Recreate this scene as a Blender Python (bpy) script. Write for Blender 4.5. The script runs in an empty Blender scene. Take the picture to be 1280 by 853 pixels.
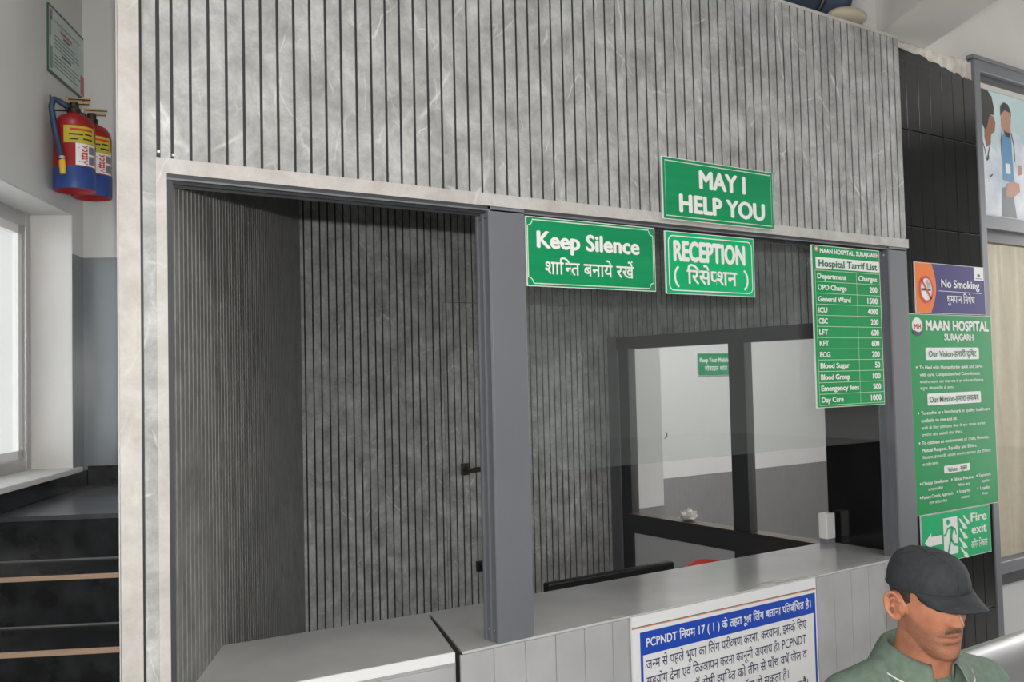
import bpy, bmesh, math, random
from math import sin, cos, pi, radians as R, atan2, sqrt, exp
from mathutils import Vector, Matrix, Euler
random.seed(4)
SC = bpy.context.scene
COL = SC.collection

# ------------------------------------------------------------------ camera
YAW, PITCH, ROLL = R(55.688), R(2.273), R(-1.340)
cd = bpy.data.cameras.new('camera')
cam = bpy.data.objects.new('camera', cd); COL.objects.link(cam)
cd.sensor_fit = 'HORIZONTAL'; cd.sensor_width = 36.0
cd.lens = 36.0 * 1165.0 / 1280.0
cd.clip_start = 0.02
_f = Vector((cos(YAW)*cos(PITCH), sin(YAW)*cos(PITCH), sin(PITCH)))
_r = _f.cross(Vector((0, 0, 1))).normalized(); _u = _r.cross(_f)
_r2 = cos(ROLL)*_r + sin(ROLL)*_u; _u2 = -sin(ROLL)*_r + cos(ROLL)*_u
CAM = Vector((0, 0, 1.72))
M = Matrix.Identity(4)
for i in range(3):
    M[i][0] = _r2[i]; M[i][1] = _u2[i]; M[i][2] = -_f[i]; M[i][3] = CAM[i]
cam.matrix_world = M
SC.camera = cam

# ------------------------------------------------------------------ world, lights, exposure
SC.view_settings.view_transform = 'Standard'
SC.view_settings.look = 'None'
SC.view_settings.exposure = 0.0
SC.view_settings.gamma = 1.0
SC.view_settings.use_curve_mapping = False
w = bpy.data.worlds.new('world'); SC.world = w; w.use_nodes = True
w.node_tree.nodes['Background'].inputs[0].default_value = (0.90, 0.95, 1.0, 1)
w.node_tree.nodes['Background'].inputs[1].default_value = 4.6

def look_matrix(loc, target, roll=0.0):
    d = (Vector(target) - Vector(loc)).normalized()
    q = d.to_track_quat('-Z', 'Y')
    return Matrix.Translation(loc) @ q.to_matrix().to_4x4()

def lamp(name, kind, loc, target, energy, color=(1, 1, 1), **kw):
    l = bpy.data.lights.new(name, kind); l.energy = energy; l.color = color
    for k, v in kw.items(): setattr(l, k, v)
    o = bpy.data.objects.new(name, l); COL.objects.link(o)
    o.matrix_world = look_matrix(loc, target)
    return o
# the flash on the camera, a hand's width above the lens
lamp('camera_flash', 'SPOT', CAM + 0.100*_u2 + 0.02*_f, CAM + 0.100*_u2 + 5*_f + 0.6*_u2, 160.0,
     (1.0, 0.97, 0.93), spot_size=R(95), spot_blend=0.35, shadow_soft_size=0.012)
# unseen area lights: added ceiling fill, assumed light from the right, assumed corridor lamp
lamp('added_ceiling_fill', 'AREA', (2.3, -0.9, 3.58), (2.3, -0.6, 0.0), 105.0, (1.0, 0.99, 0.97),  # unseen fill added overhead to light the booth front
     shape='RECTANGLE', size=4.0, size_y=1.6)
lamp('assumed_side_fill', 'AREA', (7.4, 1.45, 1.9), (2.4, 1.2, 1.8), 100.0, (1.0, 0.99, 0.98),  # assumed fill from the right, source unseen, set clear of glass reflections
     shape='RECTANGLE', size=0.8, size_y=2.6)
lamp('stair_fill_light', 'AREA', (0.25, 3.1, 3.58), (0.3, 3.25, 0.0), 4.5, (1.0, 0.98, 0.95),  # added fill to brighten the stair end wall, no known lamp there
     shape='RECTANGLE', size=0.5, size_y=0.5)
lamp('assumed_corridor_light', 'AREA', (4.7, 3.6, 3.5), (4.7, 3.9, 0.0), 78.0, (1.0, 0.97, 0.96),  # unseen lamp assumed here to brighten the corridor wall
     shape='RECTANGLE', size=1.8, size_y=0.8)

# ------------------------------------------------------------------ materials
def mat(name, col, rough=0.5, metal=0.0, spec=0.5, build=None):
    m = bpy.data.materials.new(name); m.use_nodes = True
    nt = m.node_tree; b = nt.nodes['Principled BSDF']
    b.inputs['Base Color'].default_value = (*col, 1)
    b.inputs['Roughness'].default_value = rough
    b.inputs['Metallic'].default_value = metal
    b.inputs['Specular IOR Level'].default_value = spec
    if build: build(nt, b)
    return m

def s2l(r, g=None, b=None):
    f = lambda c: (c/255/12.92) if c/255 <= 0.04045 else ((c/255 + 0.055)/1.055)**2.4
    if g is None: return (f(r),)*3
    return (f(r), f(g), f(b))

def N(nt, t, **kw):
    n = nt.nodes.new(t)
    for k, v in kw.items():
        if k.startswith('i_'): n.inputs[k[2:].replace('_', ' ')].default_value = v
        else: setattr(n, k, v)
    return n

def ramp(nt, stops, src):
    r = N(nt, 'ShaderNodeValToRGB'); e = r.color_ramp.elements
    while len(e) < len(stops): e.new(0.5)
    for k, (p, c) in enumerate(stops):
        e[k].position = p; e[k].color = (*c, 1) if len(c) == 3 else c
    nt.links.new(src, r.inputs[0]); return r.outputs[0]

def mixc(nt, a, b, fac, mode='MIX'):
    m = N(nt, 'ShaderNodeMix', data_type='RGBA', blend_type=mode)
    for s, v in ((m.inputs[0], fac), (m.inputs[6], a), (m.inputs[7], b)):
        if hasattr(v, 'is_linked') or hasattr(v, 'links'): nt.links.new(v, s)
        elif isinstance(v, (int, float)): s.default_value = v
        else: s.default_value = (*v, 1)
    return m.outputs[2]

def noise_mat(c1, c2, scale=8, detail=4, lo=0.35, hi=0.65, bump=0.0, bscale=60, stretch=(1, 1, 1)):
    def f(nt, b):
        tc = N(nt, 'ShaderNodeTexCoord'); mp = N(nt, 'ShaderNodeMapping'); mp.inputs['Scale'].default_value = stretch
        nt.links.new(tc.outputs['Object'], mp.inputs[0])
        n = N(nt, 'ShaderNodeTexNoise', i_Scale=scale, i_Detail=detail)
        nt.links.new(mp.outputs[0], n.inputs['Vector'])
        nt.links.new(ramp(nt, [(lo, c1), (hi, c2)], n.outputs[0]), b.inputs['Base Color'])
        if bump:
            n2 = N(nt, 'ShaderNodeTexNoise', i_Scale=bscale, i_Detail=3)
            nt.links.new(tc.outputs['Object'], n2.inputs['Vector'])
            bp = N(nt, 'ShaderNodeBump', i_Strength=bump, i_Distance=0.01)
            nt.links.new(n2.outputs[0], bp.inputs['Height']); nt.links.new(bp.outputs[0], b.inputs['Normal'])
    return f

def marble(dark, mid, light, vein, vw=0.5):
    def f(nt, b):
        tc = N(nt, 'ShaderNodeTexCoord')
        co = tc.outputs['Object']
        n = N(nt, 'ShaderNodeTexNoise', i_Scale=9.0, i_Detail=10, i_Roughness=0.74, i_Distortion=0.3)
        nt.links.new(co, n.inputs['Vector'])
        base = ramp(nt, [(0.33, dark), (0.5, mid), (0.68, light)], n.outputs[0])
        out = base
        nd = N(nt, 'ShaderNodeTexNoise', i_Scale=7.0, i_Detail=5)
        nt.links.new(co, nd.inputs['Vector'])
        for sc, rot, st, wd, amt in ((4.2, 0.75, (1, 1, 0.38), 0.012, vw), (8.5, -0.8, (1, 1, 0.45), 0.016, vw*0.9), (15.0, 0.5, (1, 1, .5), 0.03, vw*0.7)):
            mp = N(nt, 'ShaderNodeMapping'); mp.inputs['Rotation'].default_value = (0.0, rot, 0.2); mp.inputs['Scale'].default_value = st
            dd = mixc(nt, co, nd.outputs['Color'], 0.06)
            nt.links.new(dd, mp.inputs[0])
            nn = N(nt, 'ShaderNodeTexVoronoi', feature='DISTANCE_TO_EDGE', i_Scale=sc)
            nt.links.new(mp.outputs[0], nn.inputs['Vector'])
            v = ramp(nt, [(0.0, (1, 1, 1)), (wd, (0, 0, 0))], nn.outputs['Distance'])
            n3 = N(nt, 'ShaderNodeTexNoise', i_Scale=sc*1.1, i_Detail=3)
            nt.links.new(co, n3.inputs['Vector'])
            msk = ramp(nt, [(0.52, (0, 0, 0)), (0.68, (amt,)*3)], n3.outputs[0])
            mul = mixc(nt, v, msk, 1.0, 'MULTIPLY')
            out = mixc(nt, out, vein, mul)
        nt.links.new(out, b.inputs['Base Color'])
    return f

def zsplit(zv, low, high, rl, rh):
    """paint that changes colour at a height: dado below, white above"""
    def f(nt, b):
        tc = N(nt, 'ShaderNodeNewGeometry'); sx = N(nt, 'ShaderNodeSeparateXYZ')
        nt.links.new(tc.outputs['Position'], sx.inputs[0])
        lt = N(nt, 'ShaderNodeMath', operation='LESS_THAN'); lt.inputs[1].default_value = zv
        nt.links.new(sx.outputs[2], lt.inputs[0])
        n = N(nt, 'ShaderNodeTexNoise', i_Scale=3.0, i_Detail=4)
        nt.links.new(tc.outputs['Position'], n.inputs['Vector'])
        lo = ramp(nt, [(0.3, tuple(c*0.93 for c in low)), (0.7, low)], n.outputs[0])
        hi = ramp(nt, [(0.3, tuple(c*0.96 for c in high)), (0.7, high)], n.outputs[0])
        nt.links.new(mixc(nt, hi, lo, lt.outputs[0]), b.inputs['Base Color'])
        mr = N(nt, 'ShaderNodeMapRange'); mr.inputs[3].default_value = rh; mr.inputs[4].default_value = rl
        nt.links.new(lt.outputs[0], mr.inputs[0]); nt.links.new(mr.outputs[0], b.inputs['Roughness'])
    return f

MT = {}
MT['marble'] = mat('grey_marble_laminate', (.35,)*3, 0.42, build=marble(s2l(132, 132, 129), s2l(162, 162, 160), s2l(196, 196, 195), s2l(224, 224, 222), 0.7))
MT['marble_warm'] = mat('pale_marble_edging', (.45,)*3, 0.45, build=marble(s2l(170, 165, 160), s2l(186, 182, 177), s2l(200, 197, 193), s2l(225, 222, 218), 0.5))
MT['marble_in'] = mat('grey_marble_louver', (.3,)*3, 0.4, build=marble(s2l(134, 136, 135), s2l(170, 172, 171), s2l(206, 208, 208), s2l(236, 236, 236), 0.8))
MT['marble_shaded'] = mat('shaded_marble_louver', (.3,)*3, 0.5, build=marble(s2l(104, 104, 101), s2l(124, 124, 121), s2l(142, 142, 139), s2l(180, 180, 178), 0.5))  # same louver board in a darker tone, side wall shade painted in
MT['groove'] = mat('dark_groove', s2l(40, 41, 42), 0.5)
MT['alu_grey'] = mat('grey_powder_coated_aluminium', s2l(112, 114, 119), 0.42, 0.15, build=noise_mat(s2l(110, 112, 117), s2l(114, 116, 121), 3))
MT['alu_dark'] = mat('dark_grey_aluminium', s2l(70, 72, 74), 0.35, 0.3)
MT['alu_silver'] = mat('brushed_steel', s2l(196, 196, 196), 0.42, 0.85)
MT['screw'] = mat('bright_screw', s2l(220, 220, 220), 0.2, 0.9)
MT['white_wall'] = mat('white_wall_paint', (.6,)*3, 0.6, build=noise_mat(s2l(206, 203, 199), s2l(214, 211, 207), 2.5, bump=0.08))
MT['ceil'] = mat('ceiling_paint', (.6,)*3, 0.7, build=noise_mat(s2l(200, 199, 197), s2l(208, 207, 205), 2))
MT['stair_wall'] = mat('stair_wall_paint', (.6,)*3, 0.5, build=zsplit(2.285, s2l(128, 134, 138), s2l(204, 204, 201), 0.22, 0.6))
MT['hall_wall'] = mat('hall_wall_paint', (.6,)*3, 0.5, build=zsplit(0.965, s2l(132, 131, 131), s2l(214, 212, 212), 0.4, 0.6))
MT['black_stone'] = mat('black_granite', (.02,)*3, 0.22, build=noise_mat(s2l(24, 25, 25), s2l(44, 46, 48), 14, 6))
MT['landing_stone'] = mat('grey_black_granite_floor', (.05,)*3, 0.28, build=noise_mat(s2l(58, 60, 64), s2l(84, 87, 92), 10, 6))
MT['tan_edge'] = mat('tan_nosing_strip', s2l(190, 160, 135), 0.5)
MT['tile_black'] = mat('glossy_black_wall_panel', (.01,)*3, 0.12, build=noise_mat(s2l(17, 18, 18), s2l(27, 28, 28), 6, 5))
MT['joint'] = mat('grey_joint', s2l(120, 120, 118), 0.7)
MT['plaster'] = mat('rough_pinkish_plaster', (.6,)*3, 0.9, build=noise_mat(s2l(196, 186, 176), s2l(224, 217, 210), 22, 5, bump=0.6, bscale=40))
MT['floor'] = mat('pale_floor_tile', (.5,)*3, 0.3, build=noise_mat(s2l(160, 158, 152), s2l(178, 176, 170), 3))
MT['counter'] = mat('light_grey_counter_top', (.5,)*3, 0.16, build=noise_mat(s2l(182, 182, 180), s2l(192, 192, 190), 5, 5))
MT['counter_front'] = mat('light_grey_wall_panel', (.5,)*3, 0.4, build=noise_mat(s2l(164, 164, 164), s2l(176, 176, 176), 6, 4))
MT['seam'] = mat('brown_seam', s2l(92, 86, 78), 0.7)
MT['stain'] = mat('dried_glue_stain', (.3,)*3, 0.7, build=noise_mat(s2l(186, 172, 150), s2l(205, 198, 186), 30))
MT['white'] = mat('white_board', s2l(228, 228, 228), 0.35)
MT['ink_white'] = mat('white_print', s2l(232, 232, 230), 0.4)
MT['ink_cream'] = mat('cream_print', s2l(205, 222, 195), 0.4)
MT['green'] = mat('green_sign_vinyl', (0, .3, .1), 0.45, spec=0.2, build=noise_mat(s2l(8, 134, 84), s2l(14, 146, 92), 5, stretch=(.3, 1, 6)))
MT['green_bright'] = mat('bright_green_sign_vinyl', (0, .4, .15), 0.45, spec=0.2, build=noise_mat(s2l(4, 168, 104), s2l(10, 178, 112), 5))
MT['green_deep'] = mat('green_board_vinyl', (0, .3, .1), 0.45, spec=0.2, build=noise_mat(s2l(6, 142, 76), s2l(12, 150, 84), 4))
MT['green_ink'] = mat('green_print', s2l(20, 110, 78), 0.4)
MT['orange'] = mat('orange_vinyl', s2l(236, 120, 36), 0.45, spec=0.2)
MT['navy'] = mat('navy_vinyl', s2l(52, 44, 116), 0.45, spec=0.2)
MT['red_ink'] = mat('red_print', s2l(204, 44, 40), 0.4)
MT['pink_ink'] = mat('salmon_print', s2l(226, 130, 110), 0.4)
MT['black_ink'] = mat('black_print', s2l(26, 28, 30), 0.4)
MT['blue_board'] = mat('royal_blue_print', s2l(34, 74, 178), 0.35)
MT['ink_navy'] = mat('dark_navy_print', s2l(34, 34, 84), 0.45)
MT['ext_red'] = mat('extinguisher_red_enamel', s2l(148, 24, 28), 0.35)
MT['ext_blue'] = mat('extinguisher_blue_band', s2l(36, 66, 134), 0.4)
MT['yellow'] = mat('yellow_sticker', s2l(186, 174, 44), 0.5)
MT['yellow_tip'] = mat('yellow_nozzle_plastic', s2l(222, 180, 44), 0.4)
MT['hose'] = mat('blue_black_hose_rubber', s2l(40, 62, 92), 0.45)
MT['brass'] = mat('brass', s2l(170, 140, 90), 0.35, 0.8)
MT['dark_metal'] = mat('dark_metal', s2l(70, 60, 52), 0.4, 0.7)
MT['bronze'] = mat('antique_bronze', s2l(96, 88, 78), 0.35, 0.7)
MT['black_plastic'] = mat('black_plastic', s2l(30, 32, 32), 0.4)
MT['red_plastic'] = mat('red_plastic', s2l(206, 48, 40), 0.35)
MT['white_plastic'] = mat('white_plastic', s2l(226, 224, 220), 0.4)
MT['paper'] = mat('crumpled_paper', s2l(206, 200, 192), 0.8)
MT['grey_panel'] = mat('grey_infill_panel', s2l(206, 210, 210), 0.3)
MT['curtain'] = mat('cream_curtain_cloth', (.6,)*3, 0.85, build=noise_mat(s2l(232, 225, 208), s2l(242, 236, 222), 40, bump=0.1, bscale=300))
def curtain_mat():
    m = MT['curtain']; nt = m.node_tree; b = nt.nodes['Principled BSDF']; out = nt.nodes['Material Output']
    tl = N(nt, 'ShaderNodeBsdfTranslucent'); tl.inputs[0].default_value = (*s2l(236, 228, 208), 1)
    mx = N(nt, 'ShaderNodeMixShader'); mx.inputs[0].default_value = 0.5
    nt.links.new(b.outputs[0], mx.inputs[1]); nt.links.new(tl.outputs[0], mx.inputs[2]); nt.links.new(mx.outputs[0], out.inputs[0])
curtain_mat()
MT['bundle'] = mat('dark_blue_tarpaulin', s2l(58, 70, 88), 0.45)
MT['beige'] = mat('beige_cloth', s2l(190, 178, 158), 0.8)
MT['dado_panel'] = mat('pale_grey_lower_panel', s2l(196, 196, 196), 0.4)
MT['print_teal'] = mat('pale_teal_print', (.5,)*3, 0.3, build=noise_mat(s2l(172, 204, 208), s2l(206, 226, 230), 2.2, 2))
MT['print_coat'] = mat('white_coat_print', (.7,)*3, 0.3, build=noise_mat(s2l(196, 206, 220), s2l(230, 235, 242), 9, 3))
MT['print_blue'] = mat('blue_scrubs_print', s2l(92, 148, 190), 0.3)
MT['print_skin_a'] = mat('brown_skin_print', s2l(156, 104, 76), 0.3)
MT['print_skin_b'] = mat('tan_skin_print', s2l(190, 140, 116), 0.3)
MT['print_hair'] = mat('black_hair_print', s2l(38, 34, 34), 0.3)
MT['print_grey'] = mat('grey_print', s2l(116, 120, 128), 0.3)
MT['paper_notice'] = mat('pale_green_notice_paper', (.5,)*3, 0.3, build=noise_mat(s2l(176, 188, 184), s2l(196, 204, 200), 8))
MT['notice_ink'] = mat('faded_green_print', s2l(110, 140, 128), 0.4)
MT['notice_edge'] = mat('dark_green_edge', s2l(52, 90, 76), 0.4)
MT['notice_red'] = mat('faded_red_print', s2l(168, 96, 104), 0.4)
MT['shirt'] = mat('sage_green_pique', (.1,)*3, 0.85, build=noise_mat(s2l(96, 112, 98), s2l(108, 124, 110), 60, bump=0.2, bscale=500))
MT['shirt_white'] = mat('white_shirt_panel', s2l(214, 212, 208), 0.85)
MT['cap'] = mat('black_cap_cotton', (.03,)*3, 0.85, build=noise_mat(s2l(40, 43, 46), s2l(50, 53, 56), 80, bump=0.15, bscale=500))
MT['hair'] = mat('short_black_hair', (.02,)*3, 0.7, build=noise_mat(s2l(40, 30, 26), s2l(80, 60, 48), 120, 3, bump=0.5, bscale=400))
MT['stubble'] = mat('thin_moustache_hair', s2l(86, 62, 52), 0.7, build=noise_mat(s2l(66, 48, 40), s2l(122, 86, 70), 260, 2))
MT['trouser'] = mat('charcoal_trouser_cloth', s2l(60, 62, 66), 0.85)
MT['shoe'] = mat('black_leather', s2l(30, 30, 32), 0.35)

def skin_build(nt, b):
    tc = N(nt, 'ShaderNodeTexCoord')
    n = N(nt, 'ShaderNodeTexNoise', i_Scale=35, i_Detail=4); nt.links.new(tc.outputs['Object'], n.inputs['Vector'])
    base = ramp(nt, [(0.3, s2l(176, 114, 86)), (0.7, s2l(196, 132, 102))], n.outputs[0])
    at = N(nt, 'ShaderNodeAttribute', attribute_name='stubble')
    n2 = N(nt, 'ShaderNodeTexNoise', i_Scale=420, i_Detail=1); nt.links.new(tc.outputs['Object'], n2.inputs['Vector'])
    mm = N(nt, 'ShaderNodeMath', operation='MULTIPLY'); nt.links.new(at.outputs['Fac'], mm.inputs[0]); nt.links.new(n2.outputs[0], mm.inputs[1])
    out = mixc(nt, base, s2l(92, 72, 62), mm.outputs[0])
    at2 = N(nt, 'ShaderNodeAttribute', attribute_name='lip')
    out = mixc(nt, out, s2l(150, 84, 74), at2.outputs['Fac'])
    nt.links.new(out, b.inputs['Base Color'])
    b.inputs['Subsurface Weight'].default_value = 0.08
    b.inputs['Subsurface Radius'].default_value = (0.01, 0.004, 0.002)
MT['skin'] = mat('brown_skin', (.4, .2, .1), 0.58, spec=0.35, build=skin_build)

def glass_mat(name, tint, haze, rough=0.02):
    m = bpy.data.materials.new(name); m.use_nodes = True; nt = m.node_tree
    nt.nodes.remove(nt.nodes['Principled BSDF']); out = nt.nodes['Material Output']
    tr = N(nt, 'ShaderNodeBsdfTransparent'); tr.inputs[0].default_value = (*tint, 1)
    gl = N(nt, 'ShaderNodeBsdfGlossy'); gl.inputs['Roughness'].default_value = rough
    df = N(nt, 'ShaderNodeBsdfDiffuse'); df.inputs[0].default_value = (.7, .72, .7, 1)
    fr = N(nt, 'ShaderNodeFresnel'); geo = N(nt, 'ShaderNodeNewGeometry'); mri = N(nt, 'ShaderNodeMapRange'); mri.inputs[3].default_value = 1.5; mri.inputs[4].default_value = 1/1.5
    nt.links.new(geo.outputs['Backfacing'], mri.inputs[0]); nt.links.new(mri.outputs[0], fr.inputs[0])
    m1 = N(nt, 'ShaderNodeMixShader'); nt.links.new(fr.outputs[0], m1.inputs[0])
    nt.links.new(tr.outputs[0], m1.inputs[1]); nt.links.new(gl.outputs[0], m1.inputs[2])
    m2 = N(nt, 'ShaderNodeMixShader'); m2.inputs[0].default_value = haze
    nt.links.new(m1.outputs[0], m2.inputs[1]); nt.links.new(df.outputs[0], m2.inputs[2])
    nt.links.new(m2.outputs[0], out.inputs[0]); return m
MT['glass'] = glass_mat('hazy_clear_glass', (.94, .96, .95), 0.028)  # diffuse share puts the haze of reflections into the pane's colour
MT['glass_clear'] = glass_mat('clear_glass', (.95, .96, .96), 0.01)

# ------------------------------------------------------------------ mesh helpers
class MB:
    def __init__(s): s.v = []; s.f = []; s.m = []; s.cur = 0; s.T = None
    def add(s, vs, fs):
        o = len(s.v)
        for p in vs:
            p = Vector(p); s.v.append(tuple(s.T @ p) if s.T else tuple(p))
        for f in fs: s.f.append(tuple(i + o for i in f)); s.m.append(s.cur)
        return s
    def box(s, x0, x1, y0, y1, z0, z1):
        return s.add([(x0,y0,z0),(x1,y0,z0),(x1,y1,z0),(x0,y1,z0),(x0,y0,z1),(x1,y0,z1),(x1,y1,z1),(x0,y1,z1)],
                     [(0,3,2,1),(4,5,6,7),(0,1,5,4),(1,2,6,5),(2,3,7,6),(3,0,4,7)])
    def prism(s, poly, z0, z1):
        n = len(poly); a = sum(poly[i][0]*poly[(i+1)%n][1]-poly[(i+1)%n][0]*poly[i][1] for i in range(n))
        if a < 0: poly = poly[::-1]
        return s.add([(x,y,z0) for x,y in poly]+[(x,y,z1) for x,y in poly],
                     [tuple(range(n-1,-1,-1)), tuple(range(n,2*n))]+[(i,(i+1)%n,n+(i+1)%n,n+i) for i in range(n)])
    def face(s, poly, y, thick=0.0):
        """flat polygon (x, z) facing -Y"""
        n = len(poly); a = sum(poly[i][0]*poly[(i+1)%n][1]-poly[(i+1)%n][0]*poly[i][1] for i in range(n))
        if a < 0: poly = poly[::-1]
        return s.add([(x,y,z) for x,z in poly], [tuple(range(n))])
    def strip(s, pts, width, y, closed=False):
        """flat line (x, z) of a given width facing -Y"""
        n = len(pts); L = []; Rr = []
        for i in range(n):
            if closed: a, b = pts[i-1], pts[(i+1) % n]
            else: a, b = pts[max(0, i-1)], pts[min(n-1, i+1)]
            dx, dz = b[0]-a[0], b[1]-a[1]; l = sqrt(dx*dx+dz*dz) or 1
            nx, nz = -dz/l*width/2, dx/l*width/2
            if closed and True:
                nx *= 1.3; nz *= 1.3
            L.append((pts[i][0]+nx, y, pts[i][1]+nz)); Rr.append((pts[i][0]-nx, y, pts[i][1]-nz))
        fs = [(n+i, n+(i+1) % n, (i+1) % n, i) for i in range(n if closed else n-1)]
        return s.add(L+Rr, fs)
    def tube(s, pts, rad, seg=12, cap=True):
        pts = [Vector(p) for p in pts]; n = len(pts)
        rads = rad if isinstance(rad, (list, tuple)) else [rad]*n
        t0 = (pts[1]-pts[0]).normalized(); up = Vector((0, 0, 1)) if abs(t0.z) < 0.9 else Vector((1, 0, 0))
        nrm = (up - t0*up.dot(t0)).normalized(); vs = []
        for i in range(n):
            t = (pts[min(n-1, i+1)]-pts[max(0, i-1)]).normalized()
            nrm = (nrm - t*nrm.dot(t)).normalized(); bn = t.cross(nrm)
            for k in range(seg):
                a = 2*pi*k/seg; vs.append(pts[i]+(nrm*cos(a)+bn*sin(a))*rads[i])
        fs = [(i*seg+k, i*seg+(k+1) % seg, (i+1)*seg+(k+1) % seg, (i+1)*seg+k) for i in range(n-1) for k in range(seg)]
        if cap: fs += [tuple(range(seg-1, -1, -1)), tuple((n-1)*seg+k for k in range(seg))]
        return s.add(vs, fs)
    def lathe(s, prof, c=(0, 0, 0), seg=32, a0=0.0, a1=2*pi):
        full = abs(a1-a0-2*pi) < 1e-6; m = seg if full else seg+1; n = len(prof); vs = []
        for r, z in prof:
            for k in range(m):
                a = a0+(a1-a0)*k/seg; vs.append((c[0]+r*cos(a), c[1]+r*sin(a), c[2]+z))
        fs = []
        for i in range(n-1):
            for k in range(seg):
                k2 = (k+1) % m
                fs.append((i*m+k, i*m+k2, (i+1)*m+k2, (i+1)*m+k))
        return s.add(vs, fs)
    def loft(s, rings, cap=True):
        n = len(rings[0]); vs = [p for r in rings for p in r]
        fs = [(i*n+k, i*n+(k+1) % n, (i+1)*n+(k+1) % n, (i+1)*n+k) for i in range(len(rings)-1) for k in range(n)]
        if cap: fs += [tuple(range(n-1, -1, -1)), tuple((len(rings)-1)*n+k for k in range(n))]
        return s.add(vs, fs)
    def grid(s, nu, nv, fn, closed_u=False):
        vs = [fn(i, j) for j in range(nv) for i in range(nu)]
        fs = []
        for j in range(nv-1):
            for i in range(nu if closed_u else nu-1):
                i2 = (i+1) % nu
                fs.append((j*nu+i, j*nu+i2, (j+1)*nu+i2, (j+1)*nu+i))
        return s.add(vs, fs)
    def ball(s, c, r, seg=16, rings=10):
        rx, ry, rz = r if isinstance(r, (tuple, list)) else (r, r, r)
        vs = [(c[0], c[1], c[2]-rz)]
        for j in range(1, rings):
            a = -pi/2+pi*j/rings
            for k in range(seg):
                t = 2*pi*k/seg; vs.append((c[0]+rx*cos(a)*cos(t), c[1]+ry*cos(a)*sin(t), c[2]+rz*sin(a)))
        vs.append((c[0], c[1], c[2]+rz)); fs = []
        for k in range(seg): fs.append((0, 1+(k+1) % seg, 1+k))
        for j in range(rings-2):
            for k in range(seg):
                fs.append((1+j*seg+k, 1+j*seg+(k+1) % seg, 1+(j+1)*seg+(k+1) % seg, 1+(j+1)*seg+k))
        t = len(vs)-1; o = 1+(rings-2)*seg
        for k in range(seg): fs.append((o+k, o+(k+1) % seg, t))
        return s.add(vs, fs)
    def build(s, name, mats, parent=None, smooth=False, bevel=0.0, bseg=2, solid=0.0, offset=-1, fixn=False):
        me = bpy.data.meshes.new(name); me.from_pydata(s.v, [], s.f)
        for m in (mats if isinstance(mats, (list, tuple)) else [mats]): me.materials.append(m)
        for p, mi in zip(me.polygons, s.m): p.material_index = mi; p.use_smooth = smooth
        if fixn:
            bm = bmesh.new(); bm.from_mesh(me); bmesh.ops.recalc_face_normals(bm, faces=bm.faces); bm.to_mesh(me); bm.free()
        me.update()
        o = bpy.data.objects.new(name, me); COL.objects.link(o)
        if parent: o.parent = parent
        if solid:
            md = o.modifiers.new('solid', 'SOLIDIFY'); md.thickness = solid; md.offset = offset
        if bevel:
            md = o.modifiers.new('bevel', 'BEVEL'); md.width = bevel; md.segments = bseg; md.limit_method = 'ANGLE'; md.angle_limit = R(40)
        return o

def thing(name, label, cat, loc=(0, 0, 0), rotz=0.0, group=None):
    o = bpy.data.objects.new(name, None); COL.objects.link(o); o.empty_display_size = 0.1
    o.location = loc; o.rotation_euler = (0, 0, rotz)
    o['label'] = label; o['category'] = cat
    if group: o['group'] = group
    return o
def struct(o, label=None):
    o['kind'] = 'structure'
    if label: o['label'] = label
    return o
def tag(o, label, cat, group=None):
    o['label'] = label; o['category'] = cat
    if group: o['group'] = group
    return o

# ------------------------------------------------------------------ lettering
_gc = {}
def raw(s, bold):
    k = (s, bold)
    if k in _gc: return _gc[k]
    c = bpy.data.curves.new('t', 'FONT'); c.body = s; c.size = 1.0; c.offset = bold; c.resolution_u = 3; c.space_character = 1+bold*1.8
    o = bpy.data.objects.new('t', c); COL.objects.link(o)
    me = o.to_mesh()
    vs = [(v.co.x, v.co.y) for v in me.vertices]; fs = [tuple(p.vertices) for p in me.polygons]
    o.to_mesh_clear(); bpy.data.objects.remove(o); bpy.data.curves.remove(c)
    _gc[k] = (vs, fs); return _gc[k]
def adv(s):
    vs, _ = raw(s+'\u0964', 0.0)
    base, _ = raw('\u0964', 0.0)
    return max(v[0] for v in vs) - max(v[0] for v in base)
def halfform(ch, bold):
    vs, fs = raw(ch, bold); a = adv(ch)
    low = [v[0] for v in vs if v[0] > 0.45*a and v[1] < 0.06]
    cut = (min(low) if low else 0.72*a) + 0.01
    bm = bmesh.new(); bv = [bm.verts.new((x, y, 0)) for x, y in vs]
    for f in fs:
        try: bm.faces.new([bv[i] for i in f])
        except ValueError: pass
    bmesh.ops.bisect_plane(bm, geom=bm.verts[:]+bm.edges[:]+bm.faces[:], plane_co=(cut, 0, 0), plane_no=(1, 0, 0), clear_outer=True)
    bm.verts.index_update()
    r = ([(v.co.x, v.co.y) for v in bm.verts], [tuple(v.index for v in f.verts) for f in bm.faces], cut); bm.free()
    return r
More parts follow.
